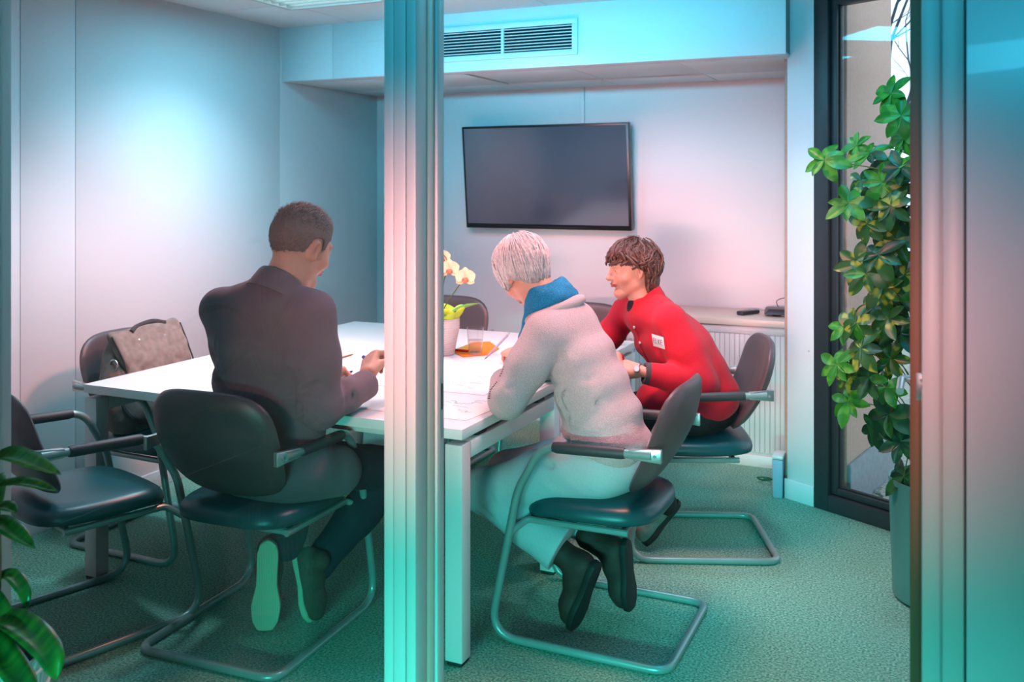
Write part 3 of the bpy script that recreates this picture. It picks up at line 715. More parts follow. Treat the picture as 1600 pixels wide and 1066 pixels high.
def shoe(body, Mr, t, mu, ms, length=.285, boot=0., laces=False, name='shoe', sc=1.0, buttons=False, shaft_dir=None):
    """toe along +Y from the heel at the origin, sole underneath"""
    L = length
    P = [rc((0, .03, .05), (0, .10, .052), .036, .037, .03), rc((0, .10, .050), (0, .19, .034), .037, .036, .03), rc((0, .19, .034), (0, L-.045, .026), .037, .026, .03), rc((0, .03, .03), (0, L-.05, .022), .032, .03, .02)]
    if boot:
        sd = np.array(shaft_dir if shaft_dir is not None else (0, 0, 1.)); P += [rc((0, .045, .06), np.array((0, .045, .06))+sd*boot, .042, .046, .03)]
    else: P += [rc((0, .045, .06), (0, .045, .095), .038, .037, .02)]
    V, F = sdf_mesh(P, .006, lambda Q: .0015*vnoise(Q, 60, 5), lambda Q, d: np.maximum(d, .008-Q[:, 2]))
    u = np_mesh(name, to_world(V, Mr, t, sc), F, mu, body, origin=body.location)
    out = []
    for k in range(40):
        a = 2*PI*k/40; y = L/2-.012 + (L/2)*math.cos(a)
        tt = y/L; w = np.interp(tt, [-.05, 0, .12, .3, .45, .68, .85, .97, 1.0], [.0, .024, .034, .032, .032, .046, .041, .02, 0])
        out.append((math.copysign(max(w, .006), math.sin(a)) if abs(math.sin(a)) > .05 else 0, y))
    sb = MB().prism(out, -.012, .012)
    sb.v = [tuple(p) for p in to_world(np.array(sb.v), Mr, t, sc)-np.array(body.location)]
    s = sb.build('sole', ms, u, .004)
    if laces:
        for k in range(5):
            y = .10+.02*k; z = .0935-.007*k; pts = to_world(np.array([(-.022, y, z-.008), (0, y+.006, z), (.022, y, z-.008)]), Mr, t, sc)-np.array(body.location)
            MB().tube([tuple(p) for p in pts], .0024, 6).build('lace', M['lace'], u)
    if buttons:
        for y, z, x in ((.05, .13, .046), (.075, .095, .041)):
            bm_ = MB().lathe([(.0105, -.003), (.0105, .003), (.006, .005)], 14, M=Matrix.Translation((x, y, z)) @ Matrix.Rotation(R(90), 4, 'Y'))
            bm_.v = [tuple(p) for p in to_world(np.array([tuple(q) for q in bm_.v]), Mr, t, sc)-np.array(body.location)]; bm_.build('button', mu, u)
    return u
def torso(stations, right, fwd):
    """stations: (centre, half width, half depth) up the spine"""
    out = []; r = np.array(right, float); r /= np.linalg.norm(r)
    for i, (c, w, d) in enumerate(stations):
        j = min(i+1, len(stations)-1); k = max(i-1, 0)
        u = np.array(stations[j][0], float)-np.array(stations[k][0], float); h = np.linalg.norm(u)/(j-k)*.85; u /= np.linalg.norm(u)
        rr = r - u*(r @ u); rr /= np.linalg.norm(rr)
        out.append(el(c, (w, d, max(h, .07)), .05, np.stack([rr, np.cross(u, rr), u], 1)))
    return out
# ---- man in the dark jacket
def build_man():
    base = (-2.04, 2.52, 0)
    Mh = rotm(-13, -18, 3); ht = (-1.935, 2.562, 1.288); hs = 1.07; neckb = (-1.966, 2.49, 1.14)
    rwr = np.array((-1.790, 2.725, .818)); lwr = np.array((-2.085, 2.845, .79))
    rel = np.array((-1.795, 2.485, .785)); rsh = np.array((-1.838, 2.49, 1.085)); lsh = np.array((-2.160, 2.445, 1.085)); lel = np.array((-2.24, 2.60, .80))
    TS = [((-2.03, 2.53, .57), .20, .135), ((-2.03, 2.515, .70), .198, .128), ((-2.02, 2.50, .84), .195, .126), ((-2.0, 2.485, .97), .193, .124), ((-1.985, 2.475, 1.09), .165, .095)]
    jp = torso(TS, (1, .17, 0), (0, 1, 0))
    jp += limb([(lsh, .068), (rsh, .068)], .05)
    jp += [rc((-1.972, 2.472, 1.10), (-1.968, 2.484, 1.17), .095, .072, .05)]
    jp += limb([(rsh, .070), (rsh*.5+rel*.5, .068), (rel, .060)], .05) + limb([(rel, .060), (rel*.45+rwr*.55, .054), (rwr, .050)], .02)
    jp += limb([(lsh, .070), (lsh*.5+lel*.5, .060), (lel, .055), (lel*.4+lwr*.6, .048), (lwr, .044)], .025)
    jp += [rc((-1.95, 2.56, .55), (-1.86, 2.66, .535), .105, .085, .06), rc((-2.13, 2.56, .55), (-2.16, 2.64, .535), .11, .10, .05)]
    head = make_head(Mh, ht, hs, neckb, SK, 'c07a6c', False, 1.05)
    hr = make_hand(1, basis((-.30, .74, .52), (-.45, -.55, .70)), rwr+np.array((-.016, .034, .022)), 1.06, [(50, 62, 40), (58, 66, 42), (62, 68, 42), (66, 68, 42)], SK, thumb=(18, 22))
    hl = make_hand(-1, basis((.50, .84, .06), (-.55, .30, .78)), lwr+np.array((.010, .02, .004)), 1.02, [(38, 46, 30), (52, 58, 36), (58, 62, 38), (60, 64, 38)], SK, thumb=(12, 14))
    rk = np.array((-1.80, 2.95, .475)); lk = np.array((-2.19, 2.95, .48)); ra = np.array((-1.965, 2.70, .19)); la = np.array((-2.045, 2.63, .27))
    rh = np.array((-1.95, 2.55, .57)); lh = np.array((-2.13, 2.54, .57))
    tp = [el((-2.04, 2.54, .58), (.17, .125, .10), .05)] + limb([(rh, .092), (rk, .072)], .03) + limb([(rk, .070), (rk*.5+ra*.5, .066), (ra, .058)], .03) + limb([(lh, .092), (lk, .072)], .03) + limb([(lk, .070), (lk*.5+la*.5, .064), (la, .056)], .03)
    co = core(shift(jp, .03) + shift(tp, .035)[:-4] + limb([(rk, .04), (ra, .03)]) + limb([(lk, .04), (la, .03)]), SK)
    b = person('man in a dark jacket with short brown hair, seated with his back to the glass', [co, head, hr, hl], base)
    eyes_brows(b, Mh, ht, hs, M['hair_m'], M['iris_b'])
    # hair
    line = lambda P: .006*vnoise(P, 90, 3)+np.interp(P[:, 1], [-.125, -.06, -.040, -.024, -.008, .016, .020, .036, .046, .072, .10], [-.052, -.058, -.038, .030, .036, .034, -.004, -.006, .036, .062, .066]) - .010*(np.abs(P[:, 0]) < .02)*(P[:, 1] < -.05)
    rad = (.0825, .1045, .0955)
    def hd(P): q = P-CR; return -.004*np.clip((P[:, 2]-.07)/.03, 0, 1) - .007*np.exp(-(((P[:, 1]-.075)/.03)**2 + ((P[:, 2]-.10)/.03)**2)) - .0016*vnoise(P, 220, 8) + .003*np.clip((.045-P[:, 2])/.05, 0, 1)
    hc = hair_cap(b, Mh, ht, hs, rad, line, M['hair_m'], hd, res=.0036)
    rg = np.random.default_rng(5); mb = MB(); org = np.array(b.location)
    for i in range(5200):
        d = rg.normal(size=3); d /= np.linalg.norm(d)
        p = CR + d*np.array(rad)
        if p[2] < line(p[None])[0]+.004: continue
        top = np.clip((p[2]-.06)/.04, 0, 1); ln = .0045+.012*top; p = p + d*.003*top - d*.0025*(1-top)
        n = d + np.array((rg.normal()*.25, .75*top-.25*(1-top)+rg.normal()*.2, .15*top-.7*(1-top))); n /= np.linalg.norm(n)
        e = p+n*ln; s = np.cross(n, d); s = s/(np.linalg.norm(s)+1e-6)*.0011
        q = to_world(np.array([p-s, p+s, p+d*.0016, e]), Mh, ht, hs)-org
        mb.add([tuple(x) for x in q], [(0, 1, 3), (1, 2, 3), (2, 0, 3)])
    mb.build('hair_tufts', M['hair_m'], hc, angle=180)
    # jacket
    fl = folds([((-1.72, 2.44, .90), (-1.93, 2.36, .80), 1), ((-1.74, 2.46, .84), (-1.95, 2.37, .70), 1), ((-1.78, 2.42, 1.0), (-1.9, 2.36, .9), .7), ((-2.2, 2.42, .92), (-2.06, 2.37, .84), 1), ((-2.2, 2.44, .80), (-2.0, 2.38, .73), .9), ((-1.66, 2.46, .80), (-1.74, 2.55, .86), 1), ((-1.72, 2.52, .84), (-1.66, 2.47, .74), 1), ((-1.8, 2.42, .70), (-2.0, 2.38, .62), 1), ((-1.86, 2.38, 1.06), (-1.84, 2.40, .92), .9), ((-2.12, 2.36, 1.04), (-2.14, 2.37, .90), .8), ((-1.99, 2.36, 1.08), (-2.02, 2.37, .66), .35), ((-1.76, 2.46, .86), (-1.86, 2.40, .78), 1), ((-1.72, 2.56, .79), (-1.80, 2.62, .86), .8)], .012, .011)
    def jd(P): return .0025*vnoise(P, 22, 2) + .0012*vnoise(P, 60, 4) + fl(P)
    axw = rwr-rel; axw = axw/np.linalg.norm(axw); axl = lwr-lel; axl = axl/np.linalg.norm(axl)
    def jpost(P, d):
        for w, a in ((rwr, axw), (lwr, axl)):
            q = P-w; h = q @ a; rad_ = np.sqrt(np.maximum((q*q).sum(1)-h*h, 0)); d = np.where((rad_ < .09) & (h > -.05), np.maximum(d, h-.012), d)
            d = np.where((h > -.03) & (rad_ < .09), np.maximum(d, .034-rad_), d)
        nk = np.array((-1.962, 2.50, 1.185)); ax = np.array((.04, .12, .30)); ax = ax/np.linalg.norm(ax)
        q = P-nk; h = q @ ax; d = np.maximum(d, h+.004); return d
    J = cloth(b, 'jacket', jp, M['jacket'], .0068, post=jpost, disp=jd)
    # collar: a folded band standing round the neck
    nk = Vector((-1.962, 2.492, 1.182)); axu = Vector((.05, .14, .30)).normalized(); fw = (Vector((.3, 1, 0)) - axu*axu.dot(Vector((.3, 1, 0)))).normalized(); rt = fw.cross(axu)
    prof = [(.098, -.042), (.090, -.014), (.080, .018), (.0735, .027), (.068, .022), (.068, -.012), (.074, -.046)]
    mb = MB(); K = 40; np_ = len(prof)
    for k in range(K+1):
        a = R(-145 + 290*k/K)     # opens at the front
        dirv = -fw*math.cos(a) + rt*math.sin(a)*1.02
        drop = .035*(abs(a)/R(145))**2.2
        for (r_, z_) in prof: p = nk + dirv*(r_*(1+.12*(abs(a)/R(145))**2)) + axu*(z_*(1.0) - drop); mb.v.append(tuple(p-Vector(b.location)))
    for k in range(K):
        for i in range(np_): j = (i+1) % np_; mb.f.append((k*np_+i, k*np_+j, (k+1)*np_+j, (k+1)*np_+i))
    mb.f.append(tuple(range(np_))); mb.f.append(tuple(K*np_+i for i in range(np_)))
    mb.build('collar', M['jacket'], J, angle=50)
    # cuff buttons
    side = np.cross(axw, (0, 0, 1)); side /= np.linalg.norm(side); dn = np.cross(side, axw)
    for k in range(4):
        c = rwr - axw*(.004+.014*k) + (side*.80 - np.array(dn)*-.0 + np.array((0, 0, -.55)))*.0475
        Mx = Matrix.Translation(Vector(c)-Vector(b.location)) @ Vector(side*.8+np.array((0, 0, -.55))).to_track_quat('Z', 'Y').to_matrix().to_4x4()
        MB().lathe([(.0052, -.002), (.0056, .001), (.004, .0022)], 12, M=Mx).build('cuff_button', M['cuffgrey'], J)
    cloth(b, 'trousers', tp, M['trouser'], .009, .004, 30, 9)
    shoe(b, basis((-.03, -.02, -1), (-.52, .84, -.05)), (-2.055, 2.545, .300), M['canvas_shoe'], M['rubber'], .285, name='sneaker', laces=True, sc=1.06)
    shoe(b, basis((.22, .05, -1), (.85, -.1, .2)), (-2.02, 2.66, .245), M['canvas_shoe'], M['rubber'], .28, name='sneaker', laces=True, sc=.92)
    return b
man = build_man()
# blue markers
def marker(name, a, b_, lab, col, par=None):
    a = Vector(a); b_ = Vector(b_); o = empty(name, a); d = (b_-a); L = d.length; d.normalize(); f_ = lambda s: tuple(d*s)
    MB().tube([f_(0), f_(L*.62)], .0065, 12).build('barrel', M['table'], o); MB().tube([f_(L*.62), f_(L*.97), f_(L)], [.0075, .0072, .005], 12).build('cap', M['bluecap'], o)
    MB().tube([f_(-.012), f_(0)], [.003, .006], 10).build('end_plug', M['bluecap'], o)
    return tagp(o, lab, 'pen', 'blue markers')
M['bluecap'] = mat('blue_plastic', '1a35b0', .3)
# ---- woman in the grey cardigan
def plane_cut(P, d, p, n, lim=None):
    g = (P-np.array(p)) @ np.array(n); k = .006
    return np.maximum(d, g) if lim is None else np.where(lim(P), np.maximum(d, g), d)
def build_grey():
    base = (-1.05, 3.08, 0); SKW = 'dd9f86'
    Mh = rotm(54, -42, -10); ht = (-1.352, 3.075, 1.185); hs = .99; neckb = (-1.235, 3.08, 1.07)
    lsh = np.array((-1.215, 2.935, 1.00)); rsh = np.array((-1.215, 3.225, 1.00))
    lel = np.array((-1.305, 2.825, .79)); rel = np.array((-1.40, 3.40, .80)); lwr = np.array((-1.415, 3.04, .80)); rwr = np.array((-1.61, 3.585, .79))
    TS = [((-1.035, 3.08, .60), .185, .145), ((-1.06, 3.08, .70), .175, .135), ((-1.10, 3.08, .80), .168, .128), ((-1.145, 3.08, .90), .165, .120), ((-1.19, 3.08, .99), .155, .100)]
    sp = torso(TS, (0, 1, 0), (-1, 0, 0)) + limb([(lsh, .066), (rsh, .066)], .05) + [rc((-1.20, 3.08, 1.01), (-1.232, 3.08, 1.06), .085, .072, .05), el((-1.17, 2.985, .56), (.13, .085, .09), .05), el((-1.02, 2.99, .62), (.11, .09, .09), .05)]
    sp += limb([(lsh, .072), (lsh*.5+lel*.5, .070), (lel, .060)], .022) + limb([(lel, .060), (lwr, .050)], .02)
    sp += limb([(rsh, .070), (rsh*.5+rel*.5, .064), (rel, .054), (rwr, .045)], .03)
    lh = np.array((-1.05, 2.985, .555)); rh = np.array((-1.05, 3.175, .555)); lk = np.array((-1.46, 2.955, .435)); rk = np.array((-1.46, 3.17, .44)); la = np.array((-1.165, 2.965, .285)); ra = np.array((-1.09, 3.13, .30))
    pp_ = [el((-1.025, 3.08, .575), (.155, .18, .115), .05)] + limb([(lh, .105), (lh*.5+lk*.5, .090), (lk, .073)], .04) + limb([(lk, .070), (lk*.4+la*.6, .078), (la, .092)], .03) + limb([(rh, .105), (rk, .075)], .04) + limb([(rk, .070), (ra, .080)], .03)
    head = make_head(Mh, ht, hs, neckb, SKW, 'b8685c', True, .95)
    hl = make_hand(-1, basis((-.25, .96, -.03), (.1, .0, 1)), lwr+np.array((-.008, .022, .0)), .92, [30, 32, 34, 36], SKW)
    hr = make_hand(1, basis((-.72, .66, -.02), (-.1, -.25, .96)), rwr+np.array((-.016, .014, .0)), .92, [(40, 50, 30), (52, 58, 36), (58, 60, 38), (60, 60, 38)], SKW, thumb=(15, 18))
    co = core(shift(sp, .032) + shift(pp_[:3], .035) + limb([(lh, .06), (lk, .045), (lk*.35+la*.65, .03)]) + limb([(rh, .06), (rk, .045), (rk*.35+ra*.65, .03)]), SKW)
    b = person('silver-haired woman in a grey cardigan and blue scarf, bent over the papers', [co, head, hl, hr], base)
    eyes_brows(b, Mh, ht, hs, M['hair_s'], M['iris_g'])
    line = lambda P: np.interp(P[:, 1], [-.13, -.07, -.045, -.03, -.005, .02, .05, .075, .12], [-.064, -.072, -.066, -.030, -.012, -.022, -.018, .022, .030])
    rad = (.0905, .1115, .100)
    hc = hair_cap(b, Mh, ht, hs, (.083, .102, .092), line, M['hair_s'], lambda P: -.0015*vnoise(P, 120, 6), extra=[el((0, -.045, -.02), (.056, .045, .045), .03)])
    strands(b, 'hair_nape', Mh, ht, hs, (.0885, .1095, .098), line, 1300, M['hair_s'], r=.0022, tilt=26, jit=.003, sweep=.25, over=.016, seed=14, tmin=.8, tmax=1.75, shrink=.24)
    strands(b, 'hair_strands', Mh, ht, hs, rad, line, 1500, M['hair_s'], r=.0021, tilt=26, jit=.0035, sweep=.22, over=.014, seed=4, lift=.03, wave=.02, wf=5, tmax=1.5)
    # cardigan
    hemp, hemn = (-1.04, 3.08, .612), np.array((-.34, 0, -.94)); hemn = hemn/np.linalg.norm(hemn)
    ax1 = lwr-lel; ax1 = ax1/np.linalg.norm(ax1); ax2 = rwr-rel; ax2 = ax2/np.linalg.norm(ax2)
    nk = np.array((-1.245, 3.08, 1.075)); na = np.array((-.42, 0, .9)); na = na/np.linalg.norm(na)
    def post(P, d):
        lo_ = P[:, 2] < .73
        g = (P-np.array(hemp)) @ hemn; d = np.where(lo_, np.maximum(d, g), d)
        # hollow above the hem so that it reads as a garment edge
        for w, a in ((lwr, ax1), (rwr, ax2)):
            q = P-w; h = q @ a; r_ = np.sqrt(np.maximum((q*q).sum(1)-h*h, 0)); d = np.where((r_ < .075) & (h > -.03), np.maximum(d, h-.005), d)
        return np.maximum(d, (P-nk) @ na)
    fl = folds([((-1.0, 2.95, .80), (-1.17, 2.93, .72), 1), ((-.97, 3.0, .73), (-1.15, 2.94, .66), 1), ((-1.02, 2.95, .88), (-1.18, 2.93, .80), .8), ((-1.20, 2.90, .88), (-1.12, 2.94, .70), .9), ((-1.26, 2.78, .86), (-1.32, 2.80, .80), .8), ((-1.24, 2.80, .80), (-1.33, 2.79, .76), .8), ((-1.17, 2.9, .96), (-1.1, 2.94, .86), .6), ((-1.01, 2.94, .70), (-1.2, 2.92, .62), .9), ((-1.12, 2.92, .86), (-1.20, 2.91, .74), .8)], .010, .011)
    cg = cloth(b, 'cardigan', sp, M['knit'], .0068, post=post, disp=lambda P: .003*vnoise(P, 24, 12) + .001*vnoise(P, 70, 13) + fl(P))
    # ribbed hem band follows the cut edge
    org = Vector(b.location)
    def ring(c, u, v_, ru, rv, n=44): return [Vector(c)+Vector(u)*ru*math.cos(2*PI*k/n)+Vector(v_)*rv*math.sin(2*PI*k/n) for k in range(n)]
    # rolled collar and scarf
    cu = Vector((0, 1, 0)); cw = Vector(na).cross(cu)
    pts = [p-org for p in ring(nk-na*.018, cu, cw, .104, .098)]
    MB().tube([tuple(p) for p in pts], [.016+.003*math.sin(3*k/44*6.28) for k in range(44)], 10, closed=True).build('rolled_collar', M['rib'], cg, angle=180)
    pr = []
    for k in range(28):
        a = 2*PI*k/28
        for (rr, hh, tr) in ((.074, .012, .020), (.068, .040, .019), (.062, .062, .013)):
            c = np.array(nk) + np.array(na)*(hh + .006*math.sin(2*a+hh*50)) + (np.array(cu)*math.cos(a)+np.array(cw)*math.sin(a)*1.0)*(rr+.004*math.sin(5*a+hh*90))
            pr.append(el(c, (tr, tr, tr*1.1), .014))
    pr += limb([(np.array(nk)+np.array((-.075, -.03, -.02)), .020), (np.array(nk)+np.array((-.095, -.025, -.12)), .022), (np.array(nk)+np.array((-.085, -.02, -.21)), .02)], .02)
    cloth(b, 'scarf', pr, M['scarf'], .005, disp=lambda P: .0025*vnoise(P, 70, 21))
    # eyelet rows on the sleeve: small dark knitted holes
    ey = MB(); sleeve = lel-lsh; ou = np.array((-.55, -.83, .1)); ou = ou/np.linalg.norm(ou)
    for (t0, t1, s0, s1, n) in ((.36, .52, .020, -.014, 6), (.52, .68, -.014, -.010, 5), (.74, .86, -.010, -.022, 5), (.86, 1.0, -.022, -.004, 5)):
        for k in range(n):
            f_ = k/n; t_ = t0+(t1-t0)*f_; s_ = s0+(s1-s0)*f_
            tang = np.cross(ou, sleeve/np.linalg.norm(sleeve)); c = lsh+sleeve*t_ + tang*s_ + ou*(.079-.010*t_)
            Mx = Matrix.Translation(Vector(c)-org) @ Vector(ou).to_track_quat('Z', 'Y').to_matrix().to_4x4(); ey.lathe([(.0019, -.012), (.0019, .004)], 6, M=Mx)
    ey.build('eyelets', M['cuffgrey'], cg)
    # trousers
    dl = la-lk; dl = dl/np.linalg.norm(dl); dr = ra-rk; dr = dr/np.linalg.norm(dr)
    def tpost(P, d):
        for w, a in ((la, dl), (ra, dr)):
            q = P-w; h = q @ a; r_ = np.sqrt(np.maximum((q*q).sum(1)-h*h, 0)); d = np.where((r_ < .13) & (h > -.05), np.maximum(d, h), d); d = np.where((h > -.06) & (r_ < .2), np.maximum(d, .072-r_-(.0)), d) if False else d
        return np.maximum(d, .478-P[:, 2] - 100*((P[:, 0] < -1.27) | (P[:, 2] < .40))) if False else d
    fl2 = folds([((-1.24, 2.90, .60), (-1.06, 2.89, .52), 1), ((-1.22, 2.90, .58), (-1.02, 2.90, .50), 1), ((-1.25, 2.9, .56), (-1.14, 2.88, .50), 1), ((-1.20, 2.9, .62), (-.98, 2.93, .57), .8), ((-1.44, 2.88, .42), (-1.38, 2.90, .36), 1), ((-1.40, 2.88, .47), (-1.35, 2.9, .38), .7), ((-1.18, 2.9, .59), (-.97, 2.92, .52), .8)], .006, .010)
    cloth(b, 'trousers', pp_, M['chino'], .0075, post=tpost, disp=lambda P: .003*vnoise(P, 22, 31)+fl2(P))
    # boots, tucked back under the seat on their toes
    shoe(b, basis((-.36, .05, -.93), (-.90, .22, .36)), (-1.045, 2.965, .245), M['boot'], M['bootsole'], .27, boot=.10, name='boot', shaft_dir=basis((-.36, .05, -.93), (-.90, .22, .36)).T @ ((lk-la)/np.linalg.norm(lk-la)), sc=.98)
    shoe(b, basis((.05, .06, -.99), (-.98, .15, -.05)), (-.985, 3.09, .285), M['boot'], M['bootsole'], .26, boot=.10, name='boot', shaft_dir=basis((.05, .06, -.99), (-.98, .15, -.05)).T @ ((rk-ra)/np.linalg.norm(rk-ra)), sc=.95)
    return b
grey = build_grey()
# ---- woman in the red jacket
def build_red():
    base = (-.95, 3.96, 0); SKW = 'e2a48c'
    Mh = rotm(128, -3, 4); ht = (-1.212, 3.895, 1.130); hs = .97; neckb = (-1.165, 3.925, .965)
    lsh = np.array((-1.02, 3.805, .940)); rsh = np.array((-1.275, 4.035, .940))
    lel = np.array((-.885, 3.775, .70)); lwr = np.array((-1.085, 3.665, .745)); rel = np.array((-1.40, 3.93, .74)); rwr = np.array((-1.215, 3.70, .775))
    rt = np.array((-.74, .67, 0)); fw = np.array((-.67, -.74, 0))
    TS = [((-.925, 3.965, .585), .175, .135), ((-.97, 3.955, .68), .165, .125), ((-1.03, 3.945, .78), .165, .120), ((-1.09, 3.935, .86), .172, .120), ((-1.135, 3.925, .94), .15, .09)]
    jp = torso(TS, rt, fw) + limb([(lsh, .062), (rsh, .062)], .045) + [rc((-1.14, 3.925, .955), (-1.165, 3.925, 1.015), .082, .062, .05)]
    jp += limb([(lsh, .066), (lsh*.5+lel*.5, .064), (lel, .058)], .022) + limb([(lel, .058), (lel*.45+lwr*.55, .053), (lwr, .046)], .015)
    jp += limb([(rsh, .066), (rsh*.5+rel*.5, .058), (rel, .052), (rwr, .042)], .03) + [el((-1.06, 3.86, .60), (.12, .12, .09), .06), rc((-.985, 3.90, .80), (-.915, 3.93, .62), .115, .125, .09)]
    lh = np.array((-.95, 3.87, .545)); rh = np.array((-1.0, 4.05, .545)); lk = np.array((-1.36, 3.70, .47)); rk = np.array((-1.41, 3.90, .48)); la = np.array((-1.045, 3.80, .19)); ra = np.array((-1.15, 3.96, .16))
    tp = [el((-.925, 3.96, .565), (.155, .155, .105), .05, rotm(-42))] + limb([(lh, .098), (lk, .070)], .04) + limb([(lk, .066), (la, .052)], .03) + limb([(rh, .098), (rk, .070)], .04) + limb([(rk, .066), (ra, .052)], .03)
    head = make_head(Mh, ht, hs, neckb, SKW, 'b85a58', True, .97)
    hl = make_hand(-1, basis((-.86, .10, .12), (.02, -.62, .78)), lwr+np.array((-.022, .003, .006)), .94, [(22, 30, 18), (26, 34, 20), (30, 36, 20), (34, 38, 22)], SKW, thumb=(25, 10))
    hr = make_hand(1, basis((.30, -.52, -.80), (.10, -.80, .58)), rwr+np.array((.012, -.022, -.010)), .94, [(18, 14, 8), (20, 15, 8), (24, 16, 8), (28, 18, 10)], SKW, thumb=(25, 6))
    co = core(shift(jp, .03) + limb([(lh, .06), (lk, .045), (lk*.35+la*.65, .03)]) + limb([(rh, .06), (rk, .045), (rk*.35+ra*.65, .03)]), SKW)
    b = person('brown-haired woman in a bright red jacket with a name badge, hands folded', [co, head, hl, hr], base)
    eyes_brows(b, Mh, ht, hs, M['hair_b'], M['iris_b'])
    line = lambda P: np.interp(P[:, 1], [-.13, -.06, -.042, -.030, -.016, .012, .030, .050, .078, .12], [-.105, -.118, -.10, .0, .022, .030, .026, .052, .064, .060]) + .008*np.sin(P[:, 0]*120)*(P[:, 1] > .04)
    rad = (.0905, .112, .101)
    hc = hair_cap(b, Mh, ht, hs, (.084, .105, .095), line, M['hair_b'], lambda P: -.004*vnoise(P, 75, 6) - .002*vnoise(P, 160, 7), extra=[el((0, -.070, -.045), (.068, .050, .072), .03)])
    strands(b, 'hair_locks', Mh, ht, hs, rad, line, 300, M['hair_b'], r=.0046, tilt=20, jit=.006, sweep=.35, over=.012, wave=.10, wf=9, seed=9, tmax=1.4)
    strands(b, 'hair_curls', Mh, ht, hs, (.098, .118, .100), line, 90, M['hair_b'], r=.0055, tilt=20, jit=.006, sweep=.3, over=.03, wave=.16, wf=11, seed=19, tmin=1.0, tmax=1.7, shrink=.12)
    strands(b, 'hair_strands', Mh, ht, hs, (.094, .116, .105), line, 900, M['hair_b'], r=.0016, tilt=20, jit=.005, sweep=.35, over=.012, wave=.10, wf=9, seed=10, tmax=1.5)
    ax1 = lwr-lel; ax1 = ax1/np.linalg.norm(ax1); ax2 = rwr-rel; ax2 = ax2/np.linalg.norm(ax2)
    nk = np.array((-1.165, 3.92, 1.025)); na = np.array((-.30, -.10, .95)); na = na/np.linalg.norm(na)
    fl = folds([((-.92, 3.82, .82), (-1.03, 3.80, .72), 1), ((-1.0, 3.82, .74), (-1.1, 3.80, .66), 1), ((-.86, 3.80, .78), (-.93, 3.74, .70), 1), ((-.88, 3.76, .72), (-.97, 3.70, .74), .9), ((-.95, 3.80, .90), (-1.0, 3.80, .82), .8), ((-.84, 3.9, .72), (-.95, 3.86, .66), 1), ((-1.08, 3.78, .84), (-.99, 3.83, .72), .9), ((-.92, 3.74, .78), (-.86, 3.74, .70), 1), ((-1.05, 3.75, .90), (-.98, 3.77, .78), .8)], .011, .011)
    def post(P, d):
        d = np.where(P[:, 2] < .66, np.maximum(d, .545 - P[:, 2] + .25*(P[:, 0]+.95)*-.25), d)
        for w, a in ((lwr, ax1), (rwr, ax2)):
            q = P-w; h = q @ a; r_ = np.sqrt(np.maximum((q*q).sum(1)-h*h, 0)); d = np.where((r_ < .075) & (h > -.03), np.maximum(d, h+.012), d)
        return np.maximum(d, (P-nk) @ na)
    J = cloth(b, 'jacket', jp, M['red'], .0066, post=post, disp=lambda P: .0018*vnoise(P, 30, 41)+.0008*vnoise(P, 80, 42)+fl(P))
    org = Vector(b.location)
    # standing collar, open at the throat
    axu = Vector((-.28, -.10, .95)).normalized(); f0 = Vector(Mh @ np.array((0, 1, 0))); f0 = Vector((-.67, -.74, 0)); f0 = (f0-axu*axu.dot(f0)).normalized(); r0 = f0.cross(axu); c0 = Vector((-1.158, 3.925, 1.018))
    prof = [(.084, -.040), (.077, .0), (.068, .032), (.064, .036), (.060, .031), (.066, -.004), (.074, -.042)]; mb = MB(); K = 40; n_ = len(prof)
    for k in range(K+1):
        a = R(-158+316*k/K); dv = -f0*math.cos(a)+r0*math.sin(a); dr = .045*(abs(a)/R(158))**3
        for r_, z_ in prof: mb.v.append(tuple(c0+dv*(r_*(1+.10*(abs(a)/R(158))**3))+axu*(z_-dr)-org))
    for k in range(K):
        for i in range(n_): j = (i+1) % n_; mb.f.append((k*n_+i, k*n_+j, (k+1)*n_+j, (k+1)*n_+i))
    mb.f.append(tuple(range(n_))); mb.f.append(tuple(K*n_+i for i in range(n_)))
    mb.build('collar', M['red'], J, angle=50)
    # dark top showing at the throat
    tpv, tpf = sdf_mesh([el(np.array((-1.165, 3.925, .975))+fw*.03, (.05, .05, .05), .02)], .006); np_mesh('undershirt', tpv, tpf, M['black'], b, origin=b.location)
    # surface finder: march from outside onto the jacket prims
    allp = [p for p in jp]
    def surf(p0, dv, lift=.002):
        p = np.array(p0, float); dv = np.array(dv, float)/np.linalg.norm(dv)
        for _ in range(80):
            D = .5
            for q in allp:
                d = float(pd(q, p[None])[0]); k = q[-1]; h = min(1, max(0, .5+.5*(D-d)/k)); D = D*(1-h)+d*h-k*h*(1-h)
            if D < lift: break
            p = p+dv*max(D-lift*.5, .0008)
        return p
    vd = np.array((-.295, .955, -.13))     # roughly the way the corridor looks at her
    # button placket
    pts = []
    for z in np.linspace(.93, .58, 12):
        t = (.93-z)/.35; c = np.array((-1.135, 3.925, z))*(1-t) + np.array((-.96, 3.955, z))*t; c[2] = z; q = surf(c+fw*.17+rt*.0, -fw, .003); pts.append(tuple(Vector(q)-org))
    MB().tube(smoothpath(pts, 3), .0035, 6).build('placket_edge', M['red'], J)
    for k in (1, 3):
        p = Vector(pts[k]) + Vector(fw)*.004 + Vector(rt)*-.012
        MB().lathe([(.006, -.002), (.0065, .001), (.004, .003)], 14, M=Matrix.Translation(p) @ Vector(fw).to_track_quat('Z', 'Y').to_matrix().to_4x4()).build('jacket_button', M['alu'], J)
    # name badge with hand-written letters
    bc = surf(np.array((-1.045, 3.45, .862)), (-.02, 1, 0), .004); e1 = surf(bc+np.array((.04, -.3, 0)), (0, 1, 0), .004); e2 = surf(bc+np.array((0, -.3, .03)), (0, 1, 0), .004)
